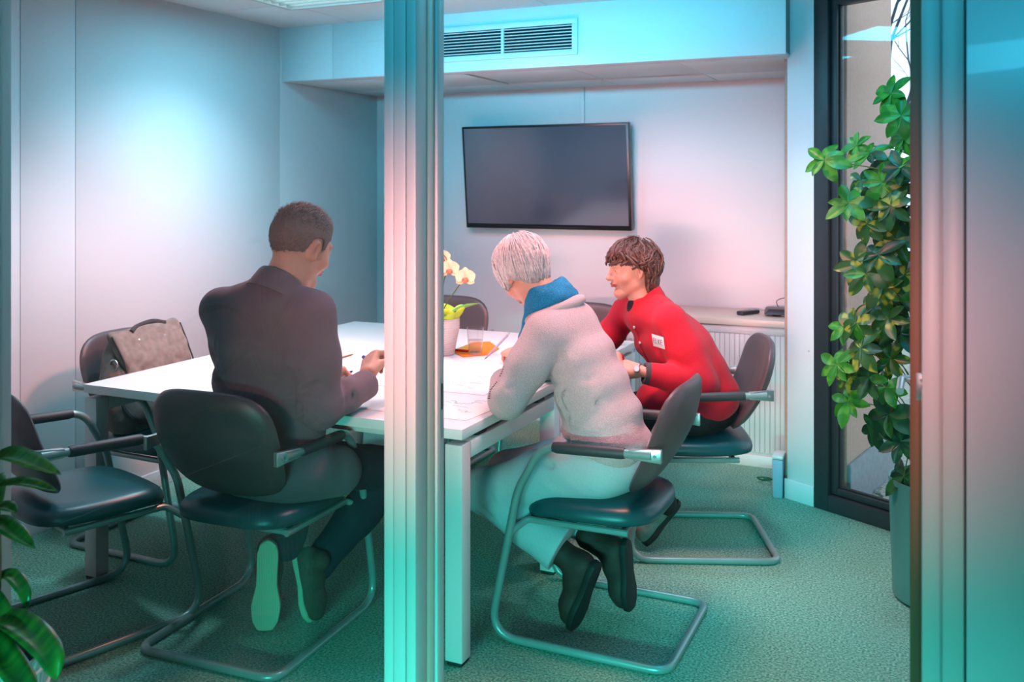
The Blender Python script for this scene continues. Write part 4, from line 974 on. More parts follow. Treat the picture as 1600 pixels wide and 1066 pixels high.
    ux = Vector(e1-bc).normalized(); uz = Vector(e2-bc); uz = (uz-ux*ux.dot(uz)).normalized(); un = ux.cross(uz); un = -un if un.y > 0 else un
    Mb = Matrix.Translation(Vector(bc)-org+un*.009) @ Matrix((ux, -un, uz)).transposed().to_4x4() @ Matrix.Rotation(R(4), 4, 'Y')
    bd = MB().box((-.034, -.0012, -.026), (.034, .0012, .026), Mb).build('name_badge', M['table'], b, .0006)
    st_ = {'E': [[(1, 1), (0, 1), (0, 0), (1, 0)], [(0, .52), (.8, .52)]], 'L': [[(0, 1), (0, 0), (.9, 0)]], 'K': [[(0, 1), (0, 0)], [(.9, 1), (.05, .48), (.95, 0)]]}
    for i, ch in enumerate('ELKE'):
        mb = MB()
        for ln_ in st_[ch]: mb.tube([tuple(Mb @ Vector((-.027+i*.0142+x*.0095, -.0016, -.010+z*.021))) for x, z in ln_], .0009, 5)
        mb.build('letter', M['cuffgrey'], bd)
    # turned-back grey cuff and watch on the near wrist
    cw_ = limb([(lwr-ax1*.045, .0475), (lwr+ax1*.004, .0435)], .004)
    cloth(b, 'cuff', cw_, M['cuffgrey'], .005, post=lambda P, d: np.maximum(np.maximum(np.maximum(d, (P-lwr) @ ax1-.006), -((P-lwr) @ ax1)-.048), .028-np.sqrt(np.maximum(((P-lwr)**2).sum(1)-((P-lwr) @ ax1)**2, 0))), disp=lambda P: .0006*vnoise(P, 80, 2))
    wc = Vector(lwr+np.array((-.026, .003, .007)))-org; wa = Vector((-.86, .10, .12)).normalized(); wu = Vector((.02, -.62, .78)); wu = (wu-wa*wa.dot(wu)).normalized(); ws = wa.cross(wu)
    wt = MB().tube([tuple(wc+wu*.0265*math.cos(2*PI*k/24)+ws*.0275*math.sin(2*PI*k/24)) for k in range(24)], .0035, 8, closed=True).build('watch', M['chrome'], b)
    wd = (wu*.75+ws*.4).normalized() if ws.y < 0 else (wu*.75-ws*.4).normalized()
    MB().lathe([(.0125, -.003), (.0135, .002), (.0125, .005), (.011, .0055)], 20, M=Matrix.Translation(wc+wd*.0275) @ wd.to_track_quat('Z', 'Y').to_matrix().to_4x4()).build('watch_case', M['chrome'], wt)
    MB().lathe([(.0108, .0), (.0106, .0006)], 20, M=Matrix.Translation(wc+wd*.0332) @ wd.to_track_quat('Z', 'Y').to_matrix().to_4x4()).build('watch_dial', M['table'], wt)
    cloth(b, 'trousers', tp, M['black'], .009, .004, 30, 51)
    shoe(b, basis((-.55, -.42, -.72), (-.58, -.42, .69)), (-1.000, 3.845, .185), M['suede'], M['bootsole'], .25, boot=.09, name='ankle_boot', shaft_dir=(0, -.2, .97), sc=.92, buttons=True)
    shoe(b, basis((-.70, -.30, -.55), (-.45, -.25, .80)), (-1.10, 3.99, .15), M['suede'], M['bootsole'], .25, boot=.09, name='ankle_boot', shaft_dir=(0, -.2, .97), sc=.92, buttons=True)
    return b
red = build_red()
# ------------------------------------------------------------------ things on the table
marker('marker_pen', (-1.790, 2.800, .856), (-1.882, 2.850, .886), 'blue-capped marker held in the right hand of the man', None)
marker('marker_pen', (-2.01, 2.955, .80), (-2.055, 2.925, .775), 'blue-capped marker held in the left hand of the man', None)
M['paper'] = mat('paper', 'f7f5f0', .8)
M['ink_g'] = mat('green_ink', 'a9d0b8', .7); M['ink_k'] = mat('grey_ink', 'b4b8ba', .7)
def sheet(name, corners, z, lab, seed, ink=None, area=None):
    o = empty(name, (*corners[0], z)); L = o.location
    MB().prism([(x-L.x, y-L.y) for x, y in corners], .0002, .0014).build('sheet', M['paper'], o)
    MB().prism([(x-L.x, y-L.y) for x, y in corners], 0, .0001)
    rg = np.random.default_rng(seed)
    if area:
        (ax, ay), (bx, by) = area; mb = MB()
        for k in range(18):
            x = rg.uniform(ax, bx); y = rg.uniform(ay, by); pts = []
            for j in range(6): x += rg.normal()*.006+.008; y += rg.normal()*.008; pts.append((x-L.x, y-L.y, .0016))
            mb.tube(smoothpath(pts, 3), .0009, 4)
        mb.build('handwriting', ink, o)
    return tagp(o, lab, 'paper', 'flip chart sheets on the table')
sheet('flip_chart_sheet', [(-1.395, 2.705), (-1.376, 2.915), (-1.37, 3.36), (-2.02, 3.34), (-2.03, 2.70)], .7402, 'large white flip chart sheet with green scribbles at the near table corner', 2, M['ink_g'], ((-1.72, 2.80), (-1.48, 2.98)))
sheet('flip_chart_sheet', [(-1.50, 3.05), (-1.52, 3.55), (-2.36, 3.50), (-2.37, 3.02)], .7420, 'upper flip chart sheet with grey sketch lines in the middle of the table', 5, M['ink_k'], ((-1.75, 3.15), (-1.6, 3.42)))
M['twig'] = mat('brown_pencil', '9a6d3c', .6)
pc = empty('pencil', (-2.377, 3.368, .748)); MB().tube([(0, 0, 0), (.005, .13, .001), (.006, .15, .001)], [.0045, .0045, .001], 6).build('shaft', M['twig'], pc); MB().tube([(0, -.014, 0), (0, 0, 0)], .0043, 6).build('eraser', M['red'], pc); tagp(pc, 'brown pencil lying on the papers beside the man', 'pencil')
pn = empty('ballpoint_pen', (-1.799, 3.662, .7455)); d = Vector((.62, .30, .72)).normalized()
MB().tube([tuple(d*.012), tuple(d*.03), tuple(d*.145)], [.0035, .005, .005], 12).build('barrel', mat('lilac_plastic', 'a79aae', .3), pn); MB().tube([(0, 0, 0), tuple(d*.014)], [.0008, .0036], 10).build('tip', M['tvblack'], pn); MB().tube([tuple(d*.145), tuple(d*.158)], [.003, .0025], 8).build('push_button', M['chrome'], pn)
tagp(pn, 'lilac ballpoint pen held over the sheet by the woman in grey', 'pen')
# drinking glass, napkin
M['tumbler'] = glass_mat('drinking_glass', (.97, .96, .96)); M['water'] = glass_mat('orange_tinted_water', (.98, .90, .86), ior=1.33)
g = empty('drinking_glass', (-1.893, 3.76, .7445)); tagp(g, 'half-full clear drinking glass on the orange napkin', 'glass')
MB().lathe([(.001, 0), (.029, 0), (.030, .004), (.038, .118), (.0385, .120), (.0368, .120), (.029, .010), (.001, .008)], 32).build('tumbler', M['tumbler'], g)
MB().lathe([(.001, .0085), (.0285, .0105), (.0332, .064), (.001, .064)], 32).build('water', M['water'], g)
nk_ = MB().prism([(-2.035, 3.80), (-1.917, 3.690), (-1.835, 3.79), (-1.865, 3.95), (-1.985, 4.10), (-2.05, 4.05)], .7405, .7440)
tagp(nk_.build('napkin', mat('orange_paper', 'f08a2a', .8, var=.06, vscale=60), bevel=.001), 'orange paper napkin under the drinking glass', 'napkin')
rp = empty('red_pen', (-2.02, 3.795, .7500)); MB().tube([(0, 0, 0), (.075, .0, 0)], .005, 10).build('barrel', M['red'], rp); MB().tube([(-.035, 0, 0), (0, 0, 0)], .0055, 10).build('cap', M['tvblack'], rp); tagp(rp, 'red pen with dark cap lying on the orange napkin', 'pen')
mg = empty('white_mug', (-1.43, 4.27, .74)); tagp(mg, 'small white mug at the far table corner beside the woman in red', 'mug')
MB().lathe([(.001, 0), (.03, 0), (.037, .02), (.039, .085), (.036, .085), (.034, .02), (.001, .008)], 28).build('cup', M['table'], mg)
MB().tube(smoothpath([(.036, 0, .07), (.06, 0, .066), (.062, 0, .035), (.037, 0, .024)], 5), .005, 8).build('handle', M['table'], mg)
# ------------------------------------------------------------------ orchid
oc = empty('potted_orchid', (-2.05, 3.72, .74)); tagp(oc, 'cream orchid in a ribbed white pot with lime green wrapping', 'orchid')
prof = [(.001, 0), (.062, 0)]
for k in range(15): z = .004+.0105*k; r0 = .064+.024*min(1, z/.12); prof += [(r0, z), (r0+.0022, z+.0035), (r0, z+.007)]
prof += [(.089, .163), (.084, .165), (.080, .155), (.001, .150)]
MB().lathe(prof, 40).build('pot', mat('ribbed_ceramic', 'e2d6d4', .5), oc)
M['wrap'] = mat('lime_wrapping', 'c3dc3a', .6, var=.08, vscale=50); M['oleaf'] = mat('orchid_leaf', '6d9a2c', .4, var=.15, vscale=20)
mb = MB(); n = 64; rows = [(.080, .150), (.088, .168), (.100, .185), (.108, .205)]
for (r_, z_) in rows:
    for k in range(n): a = 2*PI*k/n; q = (z_-.15)/.055; rr = r_+.011*q*math.sin(9*a); mb.v.append((rr*math.cos(a), rr*math.sin(a), z_+.010*q*math.sin(7*a+1)))
for i in range(3):
    for k in range(n): mb.f.append((i*n+k, i*n+(k+1) % n, (i+1)*n+(k+1) % n, (i+1)*n+k))
wr = mb.build('wrapping', M['wrap'], oc, angle=180); sd = wr.modifiers.new('thick', 'SOLIDIFY'); sd.thickness = .0015
def leaf_mesh(name, L, Wd, fold=.2, droop=.15, n=7, tip=1.0):
    """a leaf along +Y with a folded midrib"""
    mb = MB()
    for i in range(n+1):
        t = i/n; w = Wd*math.sin(PI*min(1, .04+.96*t)**.8)**.8 if i < n else 0.0004
        w = Wd*max(.02, (math.sin(PI*(.03+.97*t)**1.15))**.75) if 0 < i < n else Wd*.04
        y = L*t; z = -droop*L*t*t
        mb.v += [(-w, y, z+fold*w), (-w*.5, y, z+fold*w*.35), (0, y, z), (w*.5, y, z+fold*w*.35), (w, y, z+fold*w)]
    for i in range(n):
        for k in range(4): a = i*5+k; mb.f.append((a, a+1, a+6, a+5))
    nv = len(mb.v); off = .0009    # underside, so that a leaf is a thin solid
    mb.v += [(x, y, z-off) for x, y, z in mb.v[:nv]]; mb.f += [tuple(i+nv for i in q[::-1]) for q in mb.f[:]]
    rim = [i*5 for i in range(n+1)] + [n*5+k for k in range(1, 5)] + [i*5+4 for i in range(n-1, -1, -1)] + [3, 2, 1]
    for i in range(len(rim)): a, b = rim[i], rim[(i+1) % len(rim)]; mb.f.append((a, b, b+nv, a+nv))
    return mb.mesh(name, angle=60)
def aim(o, loc, dirv, up=(0, 0, 1), sc=1.0):
    y = Vector(dirv).normalized(); u = Vector(up); z = (u-y*u.dot(y)).normalized(); x = y.cross(z)
    o.matrix_local = Matrix.Translation(loc) @ Matrix((x, y, z)).transposed().to_4x4() @ Matrix.Scale(sc, 4)
ol = leaf_mesh('leaf', .17, .034, .35, .25)
for a, el_, s_ in ((35, .75, 1), (-60, .45, .85), (150, .35, .9), (-120, .5, .8), (80, .3, .8)):
    o = link('leaf', ol, M['oleaf'], oc); aim(o, (.02*math.cos(R(a)), .02*math.sin(R(a)), .155), (math.cos(R(a)), math.sin(R(a)), el_), sc=s_)
M['ostem'] = mat('orchid_stem', '5c6a3a', .5); M['petal'] = mat('cream_petal', 'f3dcb4', .6, var=.08, vscale=40); M['lip'] = mat('magenta_lip', 'c04a70', .5, col2='e8a04a', vscale=90)
MB().tube(smoothpath([(.0, -.01, .15), (.03, .0, .22), (.10, -.01, .31), (.138, -.02, .345)], 6), .0028, 8).build('flower_stem', M['ostem'], oc)
MB().tube(smoothpath([(-.02, .0, .15), (.005, .0, .26), (.03, .0, .36), (.048, 0, .385), (.02, .02, .43), (-.01, .03, .45)], 6), .0028, 8).build('flower_stem', M['ostem'], oc)
pw = leaf_mesh('petal', .046, .027, .1, .15); pn_ = leaf_mesh('sepal', .046, .018, .1, .1)
cdir = Vector((.45, -.86, .12)).normalized()
for c, s_ in (((.048, 0, .383), 1.0), ((.138, -.02, .35), 1.0), ((-.007, .03, .43), .9), ((-.05, .02, .40), .9)):
    fx = Vector((0, 0, 1)).cross(cdir).normalized(); fz = cdir.cross(fx)
    fl_ = MB().lathe([(.001, -.004), (.006, 0), (.004, .007), (.001, .009)], 12, M=cdir.to_track_quat('Z', 'Y').to_matrix().to_4x4()).build('flower', M['petal'], oc); fl_.location = c
    for k, (a, ms_) in enumerate(((90, pn_), (210, pn_), (330, pn_), (18, pw), (162, pw))):
        o = link('petal', ms_, M['petal'], fl_); aim(o, Vector((0, 0, 0))+cdir*(.001*k), fx*math.cos(R(a))+fz*math.sin(R(a))+cdir*.12, cdir, s_)
    lp = MB().lathe([(.001, .004), (.012, .008), (.015, .018), (.008, .028), (.001, .030)], 14, M=(cdir*.7-fz*.7).to_track_quat('Z', 'Y').to_matrix().to_4x4()).build('lip', M['lip'], fl_)
# ------------------------------------------------------------------ canvas bag on the chair by the wall
M['canvas'] = mat('grey_brown_canvas', '84776f', .9, var=.18, vscale=45, bump=.25, bscale=380); M['strap'] = mat('dark_webbing', '3b3635', .85, var=.1, vscale=200); M['zip'] = mat('pale_zip', 'c9cdc9', .5)
bg = empty('canvas_bag', (-3.07, 3.06, .470)); tagp(bg, 'grey-brown canvas messenger bag leaning on the chair by the left wall', 'bag')
Br = np.array(Matrix.Rotation(R(-14), 3, 'Y'))
def bagp(c): return Br @ np.array(c, float)
pr = []
for z_, th, w in ((.05, .075, .20), (.10, .078, .20), (.15, .078, .20), (.20, .073, .195), (.25, .066, .19), (.29, .057, .18), (.33, .048, .172), (.37, .035, .16)):
    pr += [rc(bagp((0, -w+.05, z_+.01)), bagp((0, w-.05, z_+.01)), th, th, .05)]
V, F = sdf_mesh(pr, .008, lambda P: .005*vnoise(P, 26, 61)+.003*vnoise(P, 60, 62), lambda P, d: np.maximum(d, -P[:, 2]+.002))
np_mesh('body', V, F, M['canvas'], bg)
pr = []
for q_ in range(12):
    t_ = q_/11; pr += [rc(bagp((.030+.052*math.sin(t_*1.4), -.175+.02*t_, .405-.21*t_)), bagp((.030+.052*math.sin(t_*1.4), .175-.02*t_, .415-.21*t_)), .016, .016, .03)]
V, F = sdf_mesh(pr, .007, lambda P: .004*vnoise(P, 34, 63)+.003*vnoise(P, 80, 64)); fp = np_mesh('flap', V, F, M['canvas'], bg)
for y_ in (-.07, .07): MB().lathe([(.007, -.002), (.008, .002), (.003, .005)], 12, M=Matrix.Translation(bagp((.068, y_, .365))) @ Matrix.Rotation(R(76), 4, 'Y')).build('stud', M['chrome'], fp)
MB().tube(smoothpath([tuple(bagp(p)) for p in [(.050, -.09, .405), (.035, -.04, .425), (.03, .05, .437), (.045, .11, .42)]], 6), .011, 8).build('carry_handle', M['strap'], bg)
for s_ in (-1, 1):
    rg_ = MB().tube([tuple(bagp((.04+.022*math.cos(2*PI*k/20), s_*.200, .285+.022*math.sin(2*PI*k/20)))) for k in range(20)], .0035, 8, closed=True).build('ring', M['chrome'], bg)
MB().tube(smoothpath([tuple(bagp(p)) for p in [(.01, -.188, .262), (.03, -.20, .20), (.06, -.20, .10), (.10, -.17, .03), (.11, -.10, .012)]], 6), .012, 8).build('shoulder_strap', M['strap'], bg)
MB().tube(smoothpath([tuple(bagp(p)) for p in [(.05, -.192, .40), (.082, -.185, .30), (.098, -.168, .20), (.100, .0, .185), (.098, .168, .20), (.082, .185, .30), (.05, .192, .41)]], 8), .0035, 6).build('piping', M['strap'], fp)
MB().tube([tuple(bagp((.080, -.13, .115))), tuple(bagp((.083, .0, .12))), tuple(bagp((.080, .13, .125)))], .004, 8).build('zip', M['zip'], bg)
# ------------------------------------------------------------------ phone and router on the sideboard
M['graph'] = mat('graphite_plastic', '3a3840', .4); M['keyp'] = mat('light_keys', 'a9a4a8', .4)
ph = empty('cordless_phone', (-.985, 5.315, .7805), R(62)); tagp(ph, 'grey cordless phone handset lying on the sideboard', 'phone')
MB().box((-.075, -.024, 0), (.075, .024, .022)).build('handset', M['graph'], ph, .008, segs=3)
box('display', (.02, -.015, .0222), (.055, .015, .0228), M['keyp'], ph, 0)
km = MB().box((-.004, -.0045, 0), (.004, .0045, .0012)).mesh('key', .0008)
for i in range(4):
    for j in range(3): o = link('key', km, M['keyp'], ph); o.location = (-.05+.015*i, -.012+.012*j, .0221)
ro = empty('router', (-.80, 5.33, .7805), R(10)); tagp(ro, 'flat black router on the sideboard beside the phone', 'router')
mb = MB(); mb.add([(-.10, -.07, .012), (.10, -.07, .012), (.10, .07, .012), (-.10, .07, .012), (-.075, -.05, .040), (.075, -.05, .040), (.09, .06, .040), (-.09, .06, .040)], [(0, 3, 2, 1), (4, 5, 6, 7), (0, 1, 5, 4), (1, 2, 6, 5), (2, 3, 7, 6), (3, 0, 4, 7)]); mb.build('casing', M['graph'], ro, .004)
MB().lathe([(.06, 0), (.06, .012)], 24).build('base', M['tvblack'], ro)
MB().tube(smoothpath([(.09, .06, .02), (.10, .065, .09), (.10, .065, .12)], 4), .005, 8).build('antenna', M['tvblack'], ro)
MB().tube(smoothpath([(-.02, .065, .03), (-.03, .09, .07), (.03, .10, .085), (.07, .10, .03)], 6), .0022, 6).build('cable', M['tvblack'], ro)
# ------------------------------------------------------------------ white box and cable beside the post
wb = empty('waste_box', (-.722, 4.69, 0)); tagp(wb, 'small white plastic waste box beside the white post', 'waste box')
mb = MB(); mb.add([(-.022, -.05, 0), (.022, -.05, 0), (.022, .05, 0), (-.022, .05, 0), (-.025, -.055, .185), (.025, -.055, .185), (.025, .055, .185), (-.025, .055, .185)], [(0, 3, 2, 1), (4, 5, 6, 7), (0, 1, 5, 4), (1, 2, 6, 5), (2, 3, 7, 6), (3, 0, 4, 7)]); mb.build('body', mat('bluish_white_plastic', 'a9bfd6', .5), wb, .005)
MB().box((-.027, -.057, .185), (.027, .057, .205)).build('lid', M['table'], wb, .008)
tagp(MB().tube(smoothpath([(-.83, 4.90, .006), (-.79, 4.86, .02), (-.80, 4.80, .045), (-.85, 4.83, .03), (-.83, 4.88, .006), (-.78, 4.92, .006)], 6), .004, 8).build('cable', mat('green_cable', '1f6a4e', .5)), 'short green cable looped on the carpet below the sideboard', 'cable')
# ------------------------------------------------------------------ umbrella tree in the tall pot
def leaf_mat(name, c1, c2, edge=.5, c3=None):
    m = bpy.data.materials.new(name); m.use_nodes = True; nt = m.node_tree; N = nt.nodes; L = nt.links; b = N['Principled BSDF']; b.inputs['Roughness'].default_value = .38
    tc = N.new('ShaderNodeTexCoord'); no = N.new('ShaderNodeTexNoise'); no.inputs['Scale'].default_value = 22; no.inputs['Detail'].default_value = 1
    oi = N.new('ShaderNodeObjectInfo'); ad = N.new('ShaderNodeVectorMath'); L.new(tc.outputs['Object'], ad.inputs[0]); L.new(oi.outputs['Random'], ad.inputs[1]); L.new(ad.outputs[0], no.inputs['Vector'])
    r = N.new('ShaderNodeValToRGB'); r.color_ramp.elements[0].position = edge-.05; r.color_ramp.elements[1].position = edge+.05
    r.color_ramp.elements[0].color = (*lin(c1), 1); r.color_ramp.elements[1].color = (*lin(c2), 1); L.new(no.outputs['Fac'], r.inputs[0])
    L.new(r.outputs[0], b.inputs['Base Color']); b.inputs['Subsurface Weight'].default_value = 0
    tr = N.new('ShaderNodeBsdfTranslucent'); L.new(r.outputs[0], tr.inputs[0]); mx = N.new('ShaderNodeMixShader'); mx.inputs[0].default_value = .25
    out = [n for n in N if n.type == 'OUTPUT_MATERIAL'][0]; L.new(b.outputs[0], mx.inputs[1]); L.new(tr.outputs[0], mx.inputs[2]); L.new(mx.outputs[0], out.inputs[0]); return m
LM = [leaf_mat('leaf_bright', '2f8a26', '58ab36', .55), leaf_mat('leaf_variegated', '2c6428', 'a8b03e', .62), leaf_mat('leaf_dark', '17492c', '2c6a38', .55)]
PX, PY = 0.0, 3.755
pt = empty('umbrella_tree', (PX, PY, 0)); tagp(pt, 'tall variegated umbrella tree in a green-grey cylinder pot by the window', 'potted plant')
MB().lathe([(.150, 0), (.172, .012), (.186, .43), (.186, .435), (.178, .435), (.174, .39), (.01, .385)], 56).build('pot', mat('grey_green_metal', '5d9690', .35, metal=.35, var=.03, vscale=8), pt)
MB().lathe([(.172, .0), (.172, .006), (.001, .016)], 30, c=(0, 0, .385)).build('soil', mat('soil', '4a3328', .95, var=.3, vscale=60, bump=1, bscale=60), pt)
th_ = R(24.5); cs, sn = math.cos(th_), math.sin(th_)
def at(px, py, Y):       # a point of the plant at room depth Y, read off along the line of sight
    u = (px-800)/1480; d = Y/(cs+sn*u); return Vector((d*(-sn+cs*u), Y, CAM_H-(py-288)*d/1480))
CL = [(1288,250,3.62,0,1.05),(1392,146,3.75,0,1.1),(1408,180,3.70,0,1.1),(1412,215,3.72,0,1.0),(1338,228,3.80,0,.8),(1358,240,3.74,0,.9),(1385,262,3.70,0,1),(1408,262,3.66,2,1),(1400,290,3.78,2,1),(1378,285,3.68,0,1),(1345,282,3.72,1,.9),(1326,318,3.66,0,1.05),(1362,312,3.70,1,1),(1392,322,3.64,1,1),(1412,335,3.72,2,1),(1354,350,3.66,1,1),(1380,352,3.74,2,1),(1400,375,3.66,1,1),(1372,398,3.64,2,1.1),(1342,412,3.68,1,1),(1395,412,3.74,2,1),(1352,428,3.62,1,1),(1412,430,3.66,1,1),(1380,448,3.64,1,1.05),(1402,470,3.70,2,1),(1366,478,3.72,1,.9),(1388,498,3.64,1,1),(1338,504,3.66,1,1),(1322,512,3.70,0,.9),(1408,520,3.66,2,1),(1308,570,3.66,0,1),(1345,545,3.62,1,1.1),(1372,530,3.70,1,1),(1330,588,3.68,1,1),(1358,590,3.62,2,1.1),(1392,560,3.64,1,1.05),(1385,605,3.60,0,.8),(1325,628,3.68,0,1),(1388,648,3.62,2,1.15),(1368,668,3.68,2,1),(1408,690,3.62,2,1.1),(1412,745,3.66,2,1)]
LMESH = [leaf_mesh('leaf', .094, .022, .25, .18), leaf_mesh('leaf', .094, .025, .12, .35), leaf_mesh('leaf', .090, .020, .4, .10)]
stem = MB(); rg = random.Random(3)
trunks = []
for dx, dy, top in ((-.02, -.03, 1.75), (.06, .02, 1.6), (-.07, .04, 1.35), (.02, .07, 1.5)):
    P_ = [Vector((dx*.6, dy*.6, .385))] + [Vector((dx+.02*math.sin(3*z+dx*40), dy+.02*math.cos(4*z), z)) for z in np.linspace(.6, top, 7)]
    trunks.append(P_); stem.tube(smoothpath([tuple(p) for p in P_], 4), .0075, 8)
LEAVES = 0
def cluster(c, outd, nleaf, m, sc, par, mb=None):
    """a fan of leaflets around the end of a stalk"""
    global LEAVES
    n_ = Vector(outd).normalized(); a_ = n_.orthogonal().normalized(); b_ = n_.cross(a_); ph0 = rg.uniform(0, 6.28)
    for k in range(nleaf):
        a = ph0 + 2*PI*k/nleaf + rg.uniform(-.12, .12); d_ = a_*math.cos(a)+b_*math.sin(a)+n_*rg.uniform(-.15, .35)+Vector((0, 0, -.12)); s_ = sc*rg.uniform(.72, 1.08)
        if mb is None:
            o = link('leaf', rg.choice(LMESH), None, par); aim(o, c, d_, n_, s_)
            if not o.material_slots or o.material_slots[0].link != 'OBJECT':
                o.material_slots[0].link = 'OBJECT'
            o.material_slots[0].material = m if rg.random() > .18 else LM[rg.randrange(3)]; LEAVES += 1
        else:
            t_ = bpy.data.objects.new('tmp', None); aim(t_, c, d_, n_, s_); Mx = t_.matrix_local.copy(); bpy.data.objects.remove(t_); ms_ = LMESH[k % 3]
            mb.add([tuple(Mx @ v_.co) for v_ in ms_.vertices], [tuple(p_.vertices) for p_ in ms_.polygons])
for me_ in LMESH: me_.materials.append(LM[0])
camd = Vector((.0, -1, .25))
for (px, py, Y, mi, sc) in CL:
    c = at(px, py, Y) - Vector((PX, PY, 0)); z0 = max(.5, c.z-.12-rg.uniform(0, .1))
    tr_ = min(trunks, key=lambda P_: abs(P_[-1].z-z0-.2)+(Vector((P_[-1].x, P_[-1].y))-Vector((c.x, c.y))).length*.3)
    s_ = min(tr_, key=lambda p: abs(p.z-z0))
    stem.tube(smoothpath([tuple(s_), tuple((s_+c)/2+Vector((0, 0, .03))), tuple(c)], 5), .0022, 6)
    od = Vector((c.x, c.y, 0)).normalized()*.5 + camd*.75 + Vector((rg.uniform(-.4, .4), rg.uniform(-.3, .3), rg.uniform(0, .5)))
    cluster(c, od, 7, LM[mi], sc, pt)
stem.build('stems', mat('plant_stem', '6f7a3a', .6, var=.15, vscale=40), pt)
bk = MB()
for k in range(26):
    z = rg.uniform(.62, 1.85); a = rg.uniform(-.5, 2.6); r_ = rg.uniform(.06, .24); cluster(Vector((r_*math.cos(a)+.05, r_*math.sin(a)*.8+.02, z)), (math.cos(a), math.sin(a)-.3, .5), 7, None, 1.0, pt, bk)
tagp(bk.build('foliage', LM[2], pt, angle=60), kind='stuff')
# ------------------------------------------------------------------ corn plant in the corridor, in front of the glass
cp = empty('corn_plant', (-1.86, 1.37, 0)); tagp(cp, 'green strap-leaved corn plant in a pale woven basket outside the glass', 'potted plant')
bm_ = MB().lathe([(.10, 0), (.105, .01), (.125, .48), (.128, .50), (.118, .50), (.115, .44), (.01, .43)], 40).build('basket', mat('woven_basket', '9fcfc6', .8, col2='d8efe8', vscale=60, kind='wave', bump=1, bscale=60), cp)
for k in range(11): 
    z = .03+.044*k; r_ = .104+.021*z/.48+.002; MB().tube([(r_*math.cos(2*PI*j/36), r_*math.sin(2*PI*j/36), z+.004*math.sin(18*2*PI*j/36)) for j in range(36)], .0045, 6, closed=True).build('basket_hoop', M['cream'], cp)
MB().tube(smoothpath([(0, 0, .43), (.01, .01, .7), (0, .0, 1.0), (-.01, .01, 1.12)], 5), [.02]*8+[.017]*8, 10).build('stem', mat('cane', '7a6a4c', .8, var=.2, vscale=40), cp)
M['cleaf'] = mat('corn_plant_leaf', '1f6b34', .3, col2='4f9c3a', vscale=14, stretch=(6, .4, 1))
def strap(pts, W_):
    """long arching leaf through the points (relative to the plant)"""
    P_ = smoothpath(pts, 6); mb = MB(); n = len(P_)
    for i, p in enumerate(P_):
        t = i/(n-1); d_ = (P_[min(i+1, n-1)]-P_[max(i-1, 0)]).normalized(); s_ = d_.cross(Vector((0.15, -.25, 1))).normalized(); u = s_.cross(d_)
        w = W_*max(.03, (math.sin(PI*(.12+.88*t)))**.7) if i < n-1 else .0006
        for k, x in enumerate((-1, -.5, 0, .5, 1)): mb.v.append(tuple(p+s_*w*x+u*(.35*w*abs(x)+.06*w*math.sin(9*t+k))))
    for i in range(n-1):
        for k in range(4): a = i*5+k; mb.f.append((a, a+1, a+6, a+5))
    o = mb.build('leaf', M['cleaf'], cp, angle=80); s = o.modifiers.new('thick', 'SOLIDIFY'); s.thickness = .0012
B = cp.location
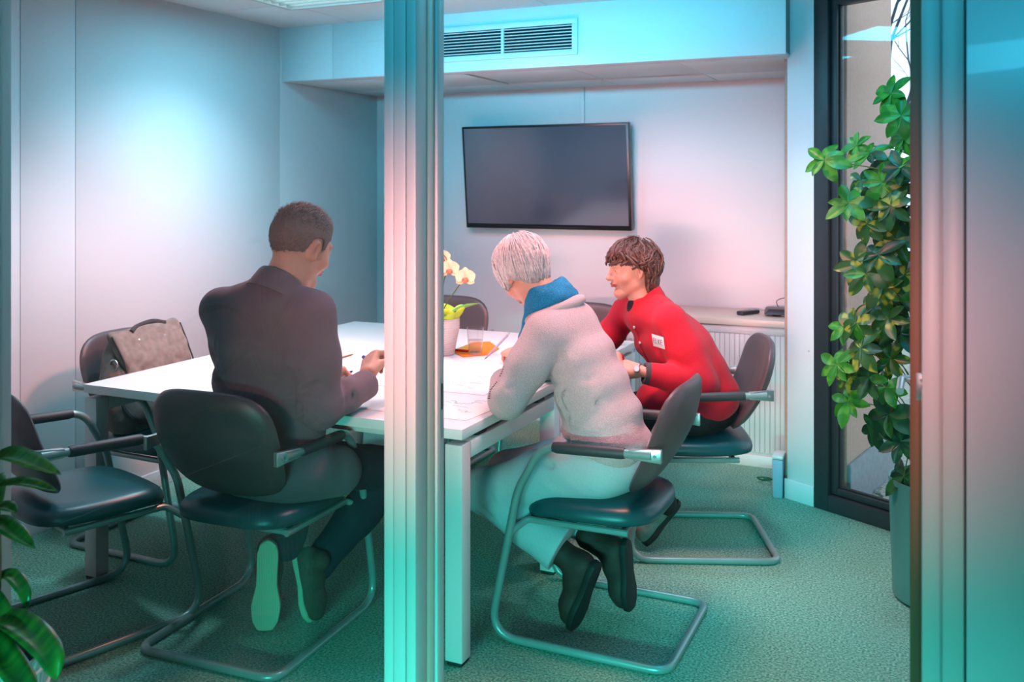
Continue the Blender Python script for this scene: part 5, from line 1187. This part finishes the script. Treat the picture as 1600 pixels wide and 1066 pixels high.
for pts, w in (([(0, 0, .88), (-1.80-B.x, 1.38-B.y, .925), (-1.665-B.x, 1.40-B.y, .898)], .022),
               ([(0, 0, .85), (-1.76-B.x, 1.38-B.y, .873), (-1.655-B.x, 1.38-B.y, .872)], .013),
               ([(0, 0, .80), (-1.80-B.x, 1.37-B.y, .82), (-1.748-B.x, 1.36-B.y, .821)], .014),
               ([(0, 0, .78), (-1.77-B.x, 1.35-B.y, .79), (-1.68-B.x, 1.35-B.y, .760)], .018),
               ([(0, 0, .62), (-1.83-B.x, 1.40-B.y, .66), (-1.78-B.x, 1.40-B.y, .64), (-1.765-B.x, 1.40-B.y, .60)], .013),
               ([(0, 0, .58), (-1.72-B.x, 1.34-B.y, .600), (-1.62-B.x, 1.33-B.y, .570), (-1.595-B.x, 1.33-B.y, .52)], .024),
               ([(0, 0, .56), (-1.74-B.x, 1.30-B.y, .575), (-1.64-B.x, 1.29-B.y, .52), (-1.61-B.x, 1.28-B.y, .46)], .022),
               ([(0, 0, .53), (-1.77-B.x, 1.28-B.y, .535), (-1.69-B.x, 1.26-B.y, .49)], .02),
               ([(0, 0, .65), (-1.79-B.x, 1.36-B.y, .60), (-1.76-B.x, 1.35-B.y, .54)], .014),
               ([(0, 0, 1.0), (-.12, .05, 1.12), (-.30, .08, 1.05)], .026), ([(0, 0, 1.05), (.02, -.12, 1.2), (.05, -.3, 1.12)], .026), ([(0, 0, 1.08), (-.1, -.12, 1.3), (-.25, -.2, 1.3)], .026), ([(0, 0, .9), (-.15, -.1, .98), (-.32, -.12, .85)], .026), ([(0, 0, .75), (-.12, .1, .82), (-.28, .16, .7)], .026), ([(0, 0, .7), (-.02, -.16, .78), (.02, -.32, .66)], .026)):
    strap([Vector(p) for p in pts], w*1.35)
# ------------------------------------------------------------------ bare tree beyond the window
tr = MB(); rt_ = random.Random(12)
def branch(p, d, L, r, lev):
    q = p; pts = [q]; rr = [r]
    for k in range(4): d = (d+Vector((rt_.uniform(-.3, .3), rt_.uniform(-.3, .3), rt_.uniform(-.12, .22)))).normalized(); q = q+d*L/4; pts.append(q); rr.append(r*(1-.16*(k+1)))
    tr.tube([tuple(x) for x in pts], rr, 5 if lev else 8)
    if lev < 4:
        for k in range(4 if lev else 9):
            i = rt_.randint(1, 4); nd = (d+Vector((rt_.uniform(-1, 1), rt_.uniform(-1, 1), rt_.uniform(-.35, .7)))*.95).normalized(); branch(pts[i], nd, L*rt_.uniform(.5, .75), rr[i]*.6, lev+1)
branch(Vector((0, 0, 0)), Vector((0, 0, 1)), 2.3, .06, 0)
tro = tr.build('tree', mat('bare_bark', '46505a', .9, var=.2, vscale=20)); tro.location = (-.12, 6.7, -.04); tagp(tro, 'bare branched tree outside behind the tall window', 'tree')
